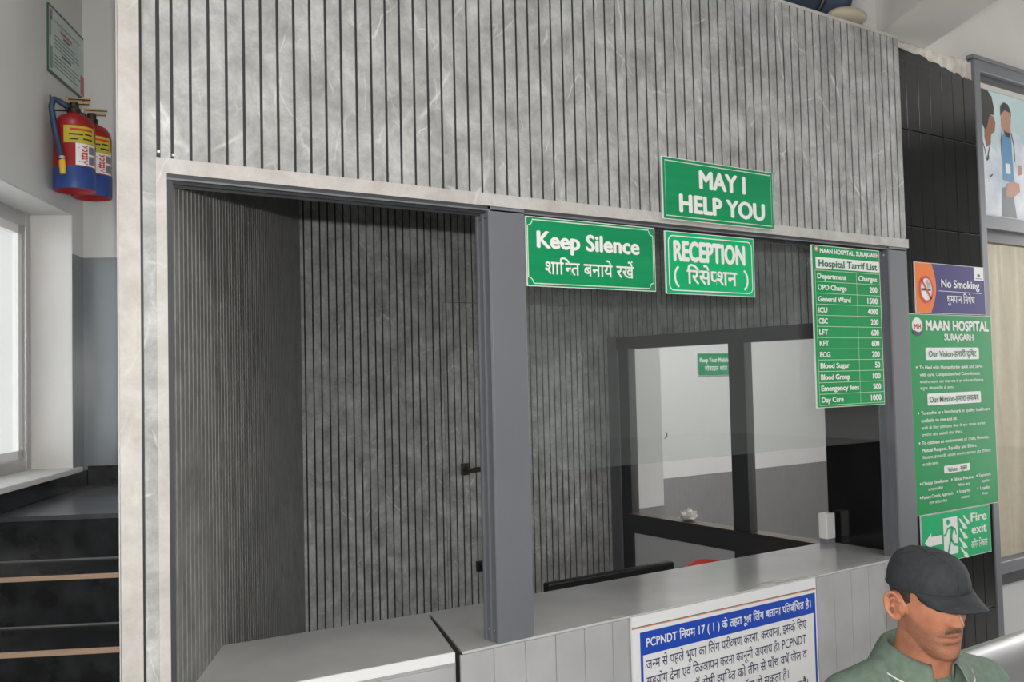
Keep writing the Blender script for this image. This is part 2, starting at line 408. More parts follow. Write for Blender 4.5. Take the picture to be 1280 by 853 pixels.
def shape_text(s, bold=0.0):
    """~c: half form of the next letter, ^: rakar stroke under the previous letter"""
    segs = []; i = 0; cur = ''
    while i < len(s):
        if s[i] == '~':
            if cur: segs.append(('n', cur)); cur = ''
            segs.append(('h', s[i+1])); i += 2
        elif s[i] == '*':
            if cur: segs.append(('n', cur)); cur = ''
            segs.append(('d', '')); i += 1
        elif s[i] == '^':
            if cur: segs.append(('n', cur)); cur = ''
            segs.append(('r', '')); i += 1
        else: cur += s[i]; i += 1
    if cur: segs.append(('n', cur))
    V = []; F = []; x = 0.0
    def put(vs, fs, dx):
        o = len(V); V.extend((a+dx, b) for a, b in vs); F.extend(tuple(q+o for q in f) for f in fs)
    for k, t in segs:
        if k == 'n':
            vs, fs = raw(t, bold); put(vs, fs, x); x += adv(t)
        elif k == 'h':
            vs, fs, c = halfform(t, bold); put(vs, fs, x); x += c
        elif k == 'd':
            put([(x+.00+.055*cos(a), .90+.055*sin(a)) for a in [2*pi*q/12 for q in range(12)]], [tuple(range(12))], 0)
        else:
            put([(x-0.19, .16), (x-.13, .24), (x-.36, .02), (x-.42, -.02)], [(3, 2, 1, 0)], 0)
    return V, F
def text(mb, s, x0, x1, z0, z1, y, bold=0.0, box=None):
    """fit lettering in a box; box = 'cap' fits 0..cap height rather than the ink extents"""
    extra = max(0.0, bold-0.016)
    V, F = shape_text(s, min(bold, 0.016) if bold < .03 else 0.0)
    if bold >= .03: extra = bold
    if not V: return
    ax, bx = min(v[0] for v in V), max(v[0] for v in V)
    if box: az, bz = box
    else: az, bz = min(v[1] for v in V), max(v[1] for v in V)
    sx = (x1-x0)/max(1e-6, bx-ax); sz = (z1-z0)/max(1e-6, bz-az)
    offs = [(0, 0)] if not extra else [(0, 0), (-1, 0), (1, 0), (0, .7), (0, -.7), (.5, .4), (-.5, .4), (.5, -.4), (-.5, -.4)]
    e = extra*1.15
    sx = (x1-x0)/max(1e-6, bx-ax+2*e*(1 if extra else 0))
    for n_, (ox, oz) in enumerate(offs):
        mb.add([(x0+(a-ax+e+ox*e)*sx if extra else x0+(a-ax)*sx, y-0.00004*n_, z0+(b-az+oz*e)*sz) for a, b in V], F)
CAP = (0.0, 0.729); XH = (0.0, 0.56); DEV = (0.0, 0.62)

def rrect(x0, x1, z0, z1, r, n=5):
    P = []
    for cx, cz, a in ((x1-r, z1-r, 0), (x0+r, z1-r, pi/2), (x0+r, z0+r, pi), (x1-r, z0+r, 1.5*pi)):
        for k in range(n+1):
            t = a+pi/2*k/n; P.append((cx+r*cos(t), cz+r*sin(t)))
    return P
def circ(cx, cz, rx, rz, n=28, a0=0, a1=2*pi):
    return [(cx+rx*cos(a0+(a1-a0)*k/n), cz+rz*sin(a0+(a1-a0)*k/n)) for k in range(n)]

# slatted (louver) panel: strips with dark grooves, local x along, front at y=0, body behind (+y)
def slats(mb, x0, x1, z0, z1, pitch=0.0386, groove=0.0075, first=None, depth=0.003, thick=0.018, zi=None):
    mb.cur = 1; mb.box(x0, x1, depth, thick, z0, z1)
    mb.cur = 0
    e = x0; g = x0+pitch if first is None else first
    while g < x1-0.01:
        mb.box(e, g-groove/2, 0, depth, z0, z1); e = g+groove/2; g += pitch
    mb.box(e, x1, 0, depth, z0, z1)

# ================================================================== SETTING
H = R(61.56)                       # the stair and the booth's left wall run along this heading
u62 = Vector((cos(R(62)), sin(R(62)))); n62 = Vector((-sin(R(62)), cos(R(62))))
K = Vector((0.74, 4.37))           # far corner of the stair well
ZC = 3.62

struct(MB().box(-6, 9, -6, 6.5, -0.05, 0).build('floor', MT['floor']))
struct(MB().box(-6, 9, -6, 6.5, ZC, ZC+0.08).build('ceiling', MT['ceil']))
# the hall behind the camera
struct(MB().box(-3.6, 9, -4.6, -4.5, 0, ZC).build('wall_hall_rear', MT['hall_wall']))
struct(MB().box(8.9, 9, -4.5, 6.5, 0, ZC).build('wall_hall_side', MT['hall_wall']))
struct(MB().box(-3.7, -3.6, -4.6, -3.4, 0, ZC).build('wall_hall_corner', MT['hall_wall']))

# front of the booth: fascia of grey marble louver board
fb = MB()
GX0, GP, GW = 0.512, 0.03863, 0.0066
fb.cur = 1; fb.box(0.455, 3.133, 2.002, 2.03, 2.195, 2.945)
fb.cur = 0
edge = 0.455
gs = [(0.484, 0.0085)] + [(GX0+GP*k, GW) for k in range(68)]
for g, gw in gs:
    if g > 3.12: break
    fb.box(edge, g-gw/2, 2.0, 2.002, 2.197, 2.945); edge = g+gw/2
fb.box(edge, 3.133, 2.0, 2.002, 2.197, 2.945)
front = struct(fb.build('wall_front', [MT['marble'], MT['groove']]))
MB().box(0.478, 3.146, 1.9985, 2.05, 2.165, 2.197).build('bottom_edging', MT['marble_warm'], front)
MB().box(0.455, 3.133, 1.999, 2.05, 2.945, 2.955).build('top_edging', MT['marble_warm'], front)
chips = MB(); chips.box(0.481, 0.4865, 1.997, 2.006, 2.2065, 2.2115); chips.box(0.5115, 0.5155, 1.997, 2.006, 2.2025, 2.2075)
chips.build('plaster_speck', MT['white_plastic'], front)
# the pilaster left of the opening
pl = MB()
pl.box(0.405, 0.4475, 2.0, 2.008, 0, 2.955)
pil = struct(pl.build('trim_1', MT['marble_warm'], bevel=0.0015))
MB().box(0.4475, 0.4525, 2.006, 2.03, 0, 2.955).build('joint', MT['groove'], pil)
p2 = MB(); p2.box(0.4525, 0.4555, 2.0, 2.03, 2.195, 2.945); p2.box(0.4525, 0.478, 2.0, 2.03, 0, 2.197)
p2.build('inner_panel', MT['marble'], pil)
MB().box(0.478, 0.500, 1.9985, 2.03, 0, 2.165).build('opening_edging', MT['marble_warm'], pil)

# booth side wall (slanted) and its stair-side face
sl = MB()
L_in = Vector((1.567-0.50, 3.97-2.0)).length
slats(sl, 0.014, L_in, 0.0, 2.95, pitch=0.0386, groove=0.0075)
wl = struct(sl.build('wall_left', [MT['marble_shaded'], MT['groove']]))
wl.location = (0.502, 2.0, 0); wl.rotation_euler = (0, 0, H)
wc = MB(); wc.prism([(0.408, 2.031), (0.496, 2.031), (1.545, 3.97), (1.545, 4.2), (0.90, 4.28), (1.449, 3.97)][:4] + [(1.455, 4.1), (1.43, 3.92)], 0, ZC)
struct(wc.build('wall_stair_side', MT['white_wall']))
# booth back wall with the slatted door
def slat_wall(name, x0, x1, z0, z1, first):
    b = MB(); slats(b, x0, x1, z0, z1, first=first); o = b.build(name, [MT['marble_in'], MT['groove']]); o.location = (0, 3.97, 0); return o
P0 = 1.567+0.02
def nextg(x): 
    k = math.ceil((x+0.012-P0)/0.0386); return P0+k*0.0386
wb = MB()
slats(wb, 1.567, 2.30, 0, 2.95, first=P0)
slats(wb, 2.30, 3.19, 2.102, 2.95, first=nextg(2.30))
slats(wb, 3.19, 3.345, 0, 1.93, first=nextg(3.19)); slats(wb, 3.19, 3.405, 1.93, 2.95, first=nextg(3.19))
wb = wb.build('wall_back', [MT['marble_in'], MT['groove']]); wb.location = (0, 3.97, 0); struct(wb)
d1 = MB(); slats(d1, 2.302, 3.188, 0.005, 2.10, first=nextg(2.302)); d1 = d1.build('door_1', [MT['marble_in'], MT['groove']]); d1.location = (0, 3.97, 0); struct(d1)
hd = MB()
hd.tube([(2.405, -0.012, 1.275), (2.405, -0.052, 1.275)], 0.011, 14)
hd.tube([(2.398, -0.052, 1.268), (2.43, -0.055, 1.272), (2.54, -0.055, 1.278)], [0.010, 0.0125, 0.0125], 14)
hd.box(2.385, 2.425, -0.012, 0.0, 1.245, 1.305)
hd.build('door_handle', MT['bronze'], d1, smooth=False, bevel=0.002)
kn = MB(); kn.box(2.46, 2.505, -0.022, 0.0, 0.765, 0.815); kn.tube([(2.483, -0.02, .79), (2.483, -0.034, .79)], 0.012)
kn.build('lock', MT['black_plastic'], d1, bevel=0.003)
cbm = MB(); cbm.prism([(0.51, 2.032), (3.10, 2.032), (3.10, 2.37), (3.42, 2.37), (3.42, 3.985), (1.56, 3.985)], 2.90, 2.944); struct(cbm.build('ceiling_booth', MT['groove']))
bhw = MB(); bhw.box(1.45, 3.76, 3.99, 4.06, 0, ZC); struct(bhw.build('wall_booth_rear', MT['hall_wall']))

# right side of the booth: dark aluminium glazing on X = 3.40, slatted above
w2 = MB(); w2.T = Matrix.Translation((3.40, 3.97, 0)) @ Matrix.Rotation(-pi/2, 4, 'Z')
slats(w2, 0.0, 1.60, 1.93, 2.95)
wr = struct(w2.build('wall_booth_right', [MT['marble_in'], MT['groove']]))
fr = MB()
fr.box(3.385, 3.44, 3.845, 3.925, 0, 1.93)              # far jamb
win = struct(fr.build('window_2', MT['alu_dark'], bevel=0.003))
MB().box(3.385, 3.44, 3.02, 3.12, 0, 1.864).build('mullion', MT['alu_dark'], win, bevel=0.003)
MB().box(3.385, 3.44, 2.37, 3.97, 1.862, 1.93).build('top_rail', MT['alu_dark'], win, bevel=0.003)
MB().box(3.375, 3.45, 2.37, 3.846, 0.87, 0.962).build('sill_rail', MT['alu_dark'], win, bevel=0.003)
MB().box(3.365, 3.452, 2.37, 3.846, 0.962, 0.972).build('sill_ledge', MT['bronze'], win)
MB().box(3.346, 3.40, 3.94, 3.97, 0, 1.93).build('edge_strip', MT['alu_grey'], win)
MB().box(3.392, 3.398, 3.925, 3.937, 0, 1.93).build('bright_strip', MT['alu_silver'], win)
MB().box(3.40, 3.406, 2.37, 3.846, 0.972, 1.862).build('glass_pane', MT['glass_clear'], win)
MB().box(3.40, 3.415, 2.37, 3.846, 0.0, 0.87).build('infill_panel', MT['grey_panel'], win)

# corridor seen through it
struct(MB().box(2.9, 9, 5.0, 5.1, 0, ZC).build('wall_corridor', MT['hall_wall']))
struct(MB().box(2.9, 3.0, 4.06, 5.0, 0, ZC).build('wall_corridor_end', MT['hall_wall']))
hk = MB(); hk.tube([(3.765+0.018*sin(a), 3.975, 1.37-0.018*cos(a)) for a in [0.2*i for i in range(14)]], 0.003, 8); 
tag(hk.build('wall_hook', MT['dark_metal']), 'small dark curved hook on the white corridor wall edge', 'hook')

# stair well: window wall, end wall
def lw(s, off, z): return (K.x+u62.x*s+n62.x*off, K.y+u62.y*s+n62.y*off, z)
def lwbox(mb, s0, s1, o0, o1, z0, z1):
    P = [lw(s0, o0, 0), lw(s1, o0, 0), lw(s1, o1, 0), lw(s0, o1, 0)]
    return mb.prism([(p[0], p[1]) for p in P], z0, z1)
WS0, WS1, WZ0, WZ1 = -2.1, -0.13, 1.387, 2.452
b = MB()
lwbox(b, -5, 0.0, 0.0, 0.30, 0, WZ0-0.02); lwbox(b, -5, 0.0, 0.0, 0.30, WZ1, ZC)
lwbox(b, -5, WS0, 0.0, 0.30, WZ0-0.02, WZ1); lwbox(b, WS1, 0.0, 0.0, 0.30, WZ0-0.02, WZ1)
struct(b.build('wall_window_side', MT['stair_wall']))
rv = MB(); lwbox(rv, WS1-0.004, WS1-0.0005, 0.002, 0.31, WZ0, WZ1-0.0045); lwbox(rv, WS0, WS1-0.0005, 0.002, 0.31, WZ1-0.004, WZ1-0.0005)
struct(rv.build('trim_2', MT['white_wall']))
b = MB()
P = [K, K+(-n62)*0.84, K+(-n62)*0.84+u62*0.1, K+u62*0.1]
b.prism([(p.x, p.y) for p in P], 0, ZC)
struct(b.build('wall_stair_end', MT['stair_wall']))
sk = MB()
lwbox(sk, -3.6, 0.0, -0.018, -0.001, 1.301, 1.368)
struct(sk.build('baseboard_left', MT['black_stone']))
sk = MB(); P = [K-n62*0.02, K-n62*0.80, K-n62*0.80-u62*0.016, K-n62*0.02-u62*0.016]
sk.prism([(p.x, p.y) for p in P], 1.301, 1.385)
struct(sk.build('baseboard_end', MT['black_stone']))
si = MB(); lwbox(si, WS0, WS1-0.001, -0.022, 0.32, 1.3675, 1.389); lwbox(si, WS1-0.001, WS1+0.05, -0.022, -0.0005, 1.3695, 1.389)
struct(si.build('trim_3', MT['white_wall'], bevel=0.003))
# window
wf = MB()
FO0, FO1 = 0.165, 0.215
lwbox(wf, WS1-0.055, WS1-0.004, FO0, FO1, WZ0+0.0, WZ1-0.004)
lwbox(wf, WS0, WS1-0.055, FO0, FO1, WZ1-0.06, WZ1-0.004); lwbox(wf, WS0, WS1-0.055, FO0, FO1, WZ0, WZ0+0.05)
lwbox(wf, WS0, WS0+0.055, FO0, FO1, WZ0+0.05, WZ1-0.06)
w1 = struct(wf.build('window_1', MT['alu_silver'], bevel=0.003))
sash = MB()
for s0 in (WS1-0.10, WS1-0.62):
    lwbox(sash, s0, s0+0.04, FO0+0.012, FO0+0.036, WZ0+0.05, WZ1-0.06)
lwbox(sash, WS1-0.62, WS1-0.06, FO0+0.012, FO0+0.036, WZ0+0.05, WZ0+0.085); lwbox(sash, WS1-0.62, WS1-0.06, FO0+0.012, FO0+0.036, WZ1-0.095, WZ1-0.06)
sash.build('sash', MT['white_plastic'], w1)
gp = MB(); lwbox(gp, WS0+0.05, WS1-0.05, FO0+0.022, FO0+0.027, WZ0+0.05, WZ1-0.06)
gp.build('glass_pane', MT['glass_clear'], w1)

# stair: black granite steps with tan nosing strips
SN = [(1.30, 3.27), (1.15, 2.995), (1.0, 2.715), (0.85, 2.435), (0.70, 2.155), (0.55, 1.875), (0.40, 1.595), (0.25, 1.315), (0.10, 1.035)]
# side limits along n62 (left wall at offL, right at the booth's stair side)
offL = K.dot(n62)
def st(d, o): p = u62*d+n62*o; return (p.x, p.y)
def right_off(d):
    # line through (0.405,2.0) heading 61.56
    p = Vector((0.403, 2.0)); h = Vector((cos(H), sin(H))); t = (d-p.dot(u62))/h.dot(u62); q = p+h*t
    return q.dot(n62)
stairs = MB(); noses = MB()
DEND = K.dot(u62)
for i, (z, d) in enumerate(SN):
    dn = DEND if i == 0 else SN[i-1][1]+0.002
    ro = min(right_off(d), right_off(dn))
    stairs.prism([st(d, offL-0.001), st(dn, offL-0.001), st(dn, right_off(dn)+0.004), st(d, right_off(d)+0.004)], 0, z-0.016 if i == 0 else z)
    if i == 0:
        stairs.cur = 1; stairs.prism([st(d-0.012, offL-0.001), st(dn, offL-0.001), st(dn, right_off(dn)+0.004), st(d-0.012, right_off(d)+0.004)], z-0.016, z); stairs.cur = 0
    if i > 0: noses.prism([st(d-0.012, offL-0.002), st(d+0.004, offL-0.002), st(d+0.004, right_off(d)+0.006), st(d-0.012, right_off(d-0.012)+0.006)], z-0.010, z+0.002)
jn = MB()
for (z, d), (z2, d2) in zip(SN[1:], SN): jn.prism([st(d2-0.006, offL-0.002), st(d2+0.002, offL-0.002), st(d2+0.002, right_off(d2)+0.006), st(d2-0.006, right_off(d2)+0.006)], z, z+0.004)
stair = struct(stairs.build('staircase', [MT['black_stone'], MT['landing_stone']]))
noses.build('nosing_strip', MT['tan_edge'], stair)
jn.build('tread_joint', MT['joint'], stair)

# header track and posts
tr = MB()
tr.box(0.500, 3.133, 2.0, 2.004, 2.156, 2.165); tr.box(0.500, 3.133, 2.004, 2.05, 2.158, 2.1645); tr.box(0.500, 3.133, 2.046, 2.05, 2.145, 2.158)
trk = struct(tr.build('trim_4', MT['alu_dark']))
MB().box(0.500, 3.133, 1.999, 2.004, 2.152, 2.156).build('track_lip', MT['alu_grey'], trk)
MB().box(0.504, 3.13, 2.022, 2.028, 2.148, 2.158).build('inner_rib', MT['alu_dark'], trk)
jl = MB(); jl.box(0.500, 0.512, 2.001, 2.03, 1.05, 2.152)
jl.build('side_channel', MT['alu_dark'], trk)
def post(name, x0, x1, label, z0=1.048):
    t = thing(name, label, 'post', (x0, 2.0, z0), 0, 'aluminium posts of the booth front')
    h = 2.164-z0; wdt = x1-x0
    m = MB(); m.box(0, wdt, -0.001, 0.062, 0, h)
    m.build('face_box', MT['alu_grey'], t, bevel=0.0015)
    c = MB()
    for yy in (0.0, 0.030, 0.056): c.box(-0.006, 0.0005, yy, yy+0.006, 0, h)
    c.build('channel_ribs', MT['alu_grey'], t)
    for zz in (0.03, h-0.03):
        for yy in (0.018, 0.043):
            s = MB(); s.tube([(-0.003, yy, zz), (0.002, yy, zz)], 0.004, 10); s.build('screw', MT['screw'], t)
    return t
post('aluminium_post', 1.305, 1.413, 'grey aluminium post between the two counter openings, standing on the counter')
pr = post('aluminium_post', 3.022, 3.131, 'grey aluminium post at the right end of the counter, beside the black wall')

# glass screen above the counter
gs_ = tag(MB().box(1.414, 3.021, 2.026, 2.032, 1.464, 2.152).build('glass_screen', MT['glass']),
          'clear glass screen hanging from the header above the right counter', 'glass screen')

# ------------------------------------------------------------------ counters
ct = thing('reception_counter', 'long light grey reception counter with vertical panel seams under the glass screen', 'counter', (1.19, 2.0, 0))
x0c = 1.19
top = MB(); top.prism([(1.197-x0c, 0.002), (3.095-x0c, 0.002), (3.103-x0c, 0.10), (3.103-x0c, 0.365), (1.325-x0c, 0.40)], 1.040, 1.047)
top.build('worktop', MT['counter'], ct, bevel=0.0015)
body = MB(); body.prism([(1.197-x0c, 0.008), (3.098-x0c, 0.008), (3.10-x0c, 0.36), (1.33-x0c, 0.39)], 0, 1.0395)
body.build('body', MT['seam'], ct)
fp = MB(); xs = [1.19, 1.288, 1.3855, 1.483, 1.580, 1.678, 1.776, 1.873, 1.97, 2.067, 2.164, 2.261, 2.358, 2.455, 2.552, 2.643, 2.736, 2.831, 2.925, 3.02, 3.095]
for a, c in zip(xs, xs[1:]): fp.box(a-x0c+0.0012, c-x0c-0.0012, 0.0005, 0.0075, 0, 1.0395)
fp.build('panel_cladding', MT['counter_front'], ct, bevel=0.001)
for px, py, sx, sy in ((1.712, 0.012, .02, .012), (2.36, 0.035, .045, .008), (2.40, 0.015, .03, .008), (2.47, 0.01, .045, .006), (2.585, 0.008, .03, .005)):
    stn = MB(); stn.add([(px-x0c+sx*cos(a)*(1+.3*sin(3*a)), py+sy*sin(a), 1.0474) for a in [2*pi*k/14 for k in range(14)]], [tuple(range(14))]); stn.build('glue_stain', MT['stain'], ct)

lc = thing('low_cabinet', 'pale grey cabinet counter with white edge under the left slatted opening', 'counter', (0.62, 2.05, 0))
def LC(p): return (p[0]-0.62, p[1]-2.05)
tp = MB(); tp.prism([LC(p) for p in [(0.535, 2.058), (1.183, 2.017), (1.312, 2.385), (1.33, 2.40), (0.727, 2.447)]], 1.022, 1.047)
tp.build('worktop', MT['counter'], lc, bevel=0.002)
eb = MB(); eb.prism([LC(p) for p in [(0.533, 2.056), (1.183, 2.015), (1.183, 2.018), (0.534, 2.059)]], 1.021, 1.0465)
eb.build('edge_band', MT['white'], lc)
cb = MB(); cb.prism([LC(p) for p in [(0.56, 2.062), (1.188, 2.022), (1.30, 2.38), (0.735, 2.44)]], 0, 1.019)
cb.build('body', MT['counter_front'], lc)
dr = MB(); dr.prism([LC(p) for p in [(0.86, 2.036), (1.18, 2.0165), (1.18, 2.021), (0.86, 2.041)]], 0.08, 1.012); dr.build('door', MT['counter_front'], lc)
dr = MB(); dr.prism([LC(p) for p in [(0.56, 2.056), (0.856, 2.0365), (0.856, 2.041), (0.56, 2.061)]], 0.08, 1.012); dr.build('door', MT['counter_front'], lc)

# ------------------------------------------------------------------ black wall and the glazed front at the right
bw = MB()
xx = 3.106
k = 0
while xx < 3.748:
    x2 = min(xx+0.0805, 3.75)
    for z0, z1 in ((0.0, 0.75), (0.753, 1.505), (1.508, 2.262), (2.265, 2.636), (2.639, 2.905)):
        ztop = z1
        bw.box(xx+0.0006, x2-0.0006, 2.06, 2.07, z0, ztop)
    xx = x2
black = struct(bw.build('wall_right', MT['tile_black'], bevel=0.002, bseg=2))
bk = MB(); bk.box(3.107, 3.749, 2.07, 2.365, 0, 2.90)
bk.build('core', MT['tile_black'], black)
# torn top edge of the cladding and the bare plaster over it
rg = MB(); pts = []; n = 40
for i in range(n+1):
    x = 3.14+(3.749-3.14)*i/n; t = i/n
    z = 2.952-0.015*t-0.055*max(0, t-0.35)**1.0+random.uniform(-0.006, 0.006)*(1 if t > .35 else .4)
    pts.append((x, z))
rg.add([(x, 2.0625, 2.90) for x, z in pts]+[(x, 2.0625, max(z, 2.905)) for x, z in pts]+[(x, 2.07, 2.90) for x, z in pts]+[(x, 2.07, max(z, 2.905)) for x, z in pts],
       [(i, i+1, n+2+i, n+1+i) for i in range(n)]+[(n+1+i, n+2+i, 3*(n+1)+i+1, 3*(n+1)+i) for i in range(n)])
rg.build('torn_edge', MT['tile_black'], black)
upw = MB(); upw.box(3.05, 6.5, 2.085, 2.16, 2.90, ZC)
struct(upw.build('wall_upper', MT['white_wall']))
pls = MB(); n = 60; vs = []
for i in range(n+1):
    x = 3.10+(3.76-3.10)*i/n; t = i/n
    zt = 2.983+0.008*t+random.uniform(-.004, .004); zb = 2.87
    vs += [(x, 2.072+random.uniform(-.004, .004), zb), (x, 2.070+random.uniform(-.003, .003), (zt+zb)/2), (x, 2.071+random.uniform(-.002, .004), zt-0.004), (x, 2.085, zt)]
pls.add(vs, [(4*i+j, 4*i+4+j, 4*i+5+j, 4*i+1+j) for i in range(n) for j in range(3)])
struct(pls.build('trim_5', MT['plaster']))
# beam running from the wall towards the camera side
hb = Vector((cos(R(241)), sin(R(241))))
B0, B1 = Vector((3.13, 2.085)), Vector((3.435, 2.085))
bb = MB(); bb.prism([(B0.x, B0.y), (B1.x, B1.y), tuple(B1+hb*5), tuple(B0+hb*5)], 2.985, ZC)
struct(bb.build('trim_6', MT['white_wall'], bevel=0.004))

dg = MB(); dg.box(3.753, 3.797, 2.056, 2.12, 0, 3.0)
door = struct(dg.build('door_2', MT['alu_grey'], bevel=0.003))
MB().box(3.792, 8.9, 2.06, 2.12, 2.955, 3.012).build('head_rail', MT['alu_grey'], door, bevel=0.003)
MB().box(3.742, 8.9, 2.052, 2.12, 3.001, 3.016).build('head_cap', MT['alu_grey'], door)
MB().box(3.792, 8.9, 2.08, 2.12, 2.922, 2.955).build('head_stop', MT['alu_dark'], door)
MB().box(3.792, 8.9, 2.06, 2.12, 2.296, 2.350).build('transom_rail', MT['alu_grey'], door, bevel=0.003)
MB().box(3.792, 8.9, 2.085, 2.12, 2.245, 2.296).build('transom_stop', MT['alu_dark'], door)
MB().box(3.792, 8.9, 2.062, 2.12, 0.868, 0.918).build('lock_rail_upper', MT['alu_grey'], door, bevel=0.003)
MB().box(3.792, 8.9, 2.075, 2.12, 0.818, 0.868).build('lock_rail_lower', MT['alu_dark'], door, bevel=0.003)
MB().box(3.792, 8.9, 2.10, 2.106, 0.918, 2.245).build('glass_pane', MT['glass_clear'], door)
MB().box(3.792, 8.9, 2.09, 2.115, 0.06, 0.818).build('lower_panel', MT['dado_panel'], door)
MB().box(3.792, 8.9, 2.06, 2.12, 0.0, 0.06).build('bottom_rail', MT['alu_grey'], door)
# curtain
cu = MB(); nu, nv = 340, 26
def cfn(i, j):
    a = i/(nu-1); v = j/(nv-1); z = 2.30-(2.30-0.45)*v
    x = 3.80+1.35*a
    spread = 0.25+0.75*min(1, v*2.2)
    ph = a*2*pi*17
    y = 2.185+0.042*spread*sin(ph+1.3*sin(3.1*v+a*9))+0.012*sin(ph*2.3+2*v)
    x += 0.012*sin(5*v+a*20)*v
    return (x, y, z)
cu.grid(nu, nv, cfn)
cuo = thing('curtain', 'cream gathered curtain hanging behind the glazed frame at the right edge', 'curtain', (0, 0, 0))
cu.build('cloth', MT['curtain'], cuo, smooth=True)
rod = MB(); rod.tube([(3.80, 2.185, 2.31), (5.15, 2.185, 2.31)], 0.01, 12); rod.build('rod', MT['alu_silver'], cuo, smooth=True)

# dark bundle lying on the booth roof
bn = thing('tarpaulin_bundle', 'dark blue rolled tarpaulin bundle lying on top of the booth behind the fascia', 'bundle', (2.86, 2.22, 3.0))
m = MB(); m.T = Matrix.Rotation(R(-12), 4, 'Z') @ Matrix.Translation((0, 0, 0.10))
rings = []
for i in range(25):
    x = -0.55+0.72*i/24; rr = 0.12*min(1, (1-abs(i/12-1)**8)+0.55)
    rings.append([(x, rr*cos(a)*(1+.06*sin(3*a+i)), 0.02+0.9*rr*sin(a)*(1+.05*sin(5*a+i*.7))) for a in [2*pi*k/28 for k in range(28)]])
m.loft(rings); m.build('roll', MT['bundle'], bn, smooth=True)
for x in (0.02, -0.3):
    m = MB(); m.T = Matrix.Rotation(R(-12), 4, 'Z') @ Matrix.Translation((0, 0, 0.10))
    m.tube([(x+0.02*sin(a), 0.127*cos(a), 0.02+0.115*sin(a)) for a in [2*pi*k/28 for k in range(29)]], 0.010, 8); m.build('strap', MT['black_plastic'], bn, smooth=True)
m = MB(); m.T = Matrix.Rotation(R(-12), 4, 'Z')
m.ball((0.13, -0.10, 0.030), (0.085, 0.05, 0.030), 20, 12); m.build('cloth_lining', MT['beige'], bn, smooth=True)

# ================================================================== SIGNS
def sign(name, label, X0, X1, Z0, Z1, Y, m, thick=0.005, cat='sign', edge='white'):
    t = thing(name, label, cat, (X0, Y, Z0))
    b = MB(); b.cur = 0; wd, hh = X1-X0, Z1-Z0
    b.box(0, wd, 0, thick, 0, hh)
    bo = b.build('board', [MT[edge]], t)
    f = MB(); f.face([(0.002, 0.002), (wd-0.002, 0.002), (wd-0.002, hh-0.002), (0.002, hh-0.002)], -0.0002)
    f.build('printed_face', MT[m], t)
    return t
class SP:
    """print layer on a sign: world x / z, flattened onto its face; every line of writing is a part of its own"""
    def __init__(s, t, lift=0.0006): s.t = t; s.mb = MB(); s.x = t.location.x; s.z = t.location.z; s.y = -lift; s.lines = []
    def text(s, st_, x0, x1, z0, z1, bold=0.02, box=None):
        q = MB(); text(q, st_, x0-s.x, x1-s.x, z0-s.z, z1-s.z, s.y, bold, box); s.lines.append(q); return s
    def poly(s, P): s.mb.face([(a-s.x, b-s.z) for a, b in P], s.y); return s
    def line(s, P, wd, closed=False): s.mb.strip([(a-s.x, b-s.z) for a, b in P], wd, s.y, closed); return s
    def rect(s, x0, x1, z0, z1): return s.poly([(x0, z0), (x1, z0), (x1, z1), (x0, z1)])
    def ring(s, cx, cz, r0, r1, n=40):
        o = [(cx-s.x+r1[0]*cos(a), s.y, cz-s.z+r1[1]*sin(a)) for a in [2*pi*k/n for k in range(n)]]
        i = [(cx-s.x+r0[0]*cos(a), s.y, cz-s.z+r0[1]*sin(a)) for a in [2*pi*k/n for k in range(n)]]
        s.mb.add(o+i, [(k, (k+1) % n, n+(k+1) % n, n+k) for k in range(n)]); return s
    def cut(s, name, m):
        if s.mb.v: s.mb.build(name, MT[m], s.t); s.mb = MB()
        return s
    def done(s, name, m):
        for q in s.lines: q.build(name, MT[m], s.t)
        if s.mb.v: s.mb.build(name, MT[m], s.t)

# MAY I HELP YOU
t = sign('help_sign', 'green MAY I HELP YOU sign fixed on the slatted fascia, topmost of the counter signs', 1.901, 2.387, 2.176, 2.362, 1.985, 'green')
p = SP(t); p.line([(1.912, 2.187), (2.376, 2.187), (2.376, 2.351), (1.912, 2.351)], 0.0022, True); p.done('border', 'ink_cream')
p = SP(t); p.text('MAY I', 2.052, 2.2575, 2.281, 2.336, 0.042, CAP).text('HELP YOU', 1.966, 2.344, 2.203, 2.257, 0.042, CAP); p.done('lettering', 'ink_white')

# Keep Silence
t = sign('silence_sign', 'wide green Keep Silence sign beside the grey post, hanging under the fascia', 1.4135, 1.872, 1.961, 2.147, 1.994, 'green')
p = SP(t)
def notch(x0, x1, z0, z1, r):
    P = []
    for cx, cz, a in ((x1, z1, pi*1.5), (x0, z1, 0), (x0, z0, pi/2), (x1, z0, pi)):
        for k in range(7): 
            q = a-pi/2*k/6; P.append((cx+r*cos(q), cz+r*sin(q)))
    return P
P = []
x0, x1, z0, z1, r = 1.418, 1.864, 1.969, 2.139, 0.016
for cx, cz, a0, a1 in ((x1, z1, 1.5*pi, pi), (x0, z1, 2*pi, 1.5*pi), (x0, z0, 0.5*pi, 0), (x1, z0, pi, 0.5*pi)):
    for k in range(7): q = a0+(a1-a0)*k/6; P.append((cx+r*cos(q), cz+r*sin(q)))
p.line(P, 0.0022, True); p.done('border', 'ink_cream')
p = SP(t); p.text('Keep Silence', 1.447, 1.812, 2.066, 2.113, 0.036, (0, .75))
p.text('शाि~नत बनाये रखे*', 1.473, 1.788, 1.996, 2.028, 0.014, DEV); p.done('lettering', 'ink_white')

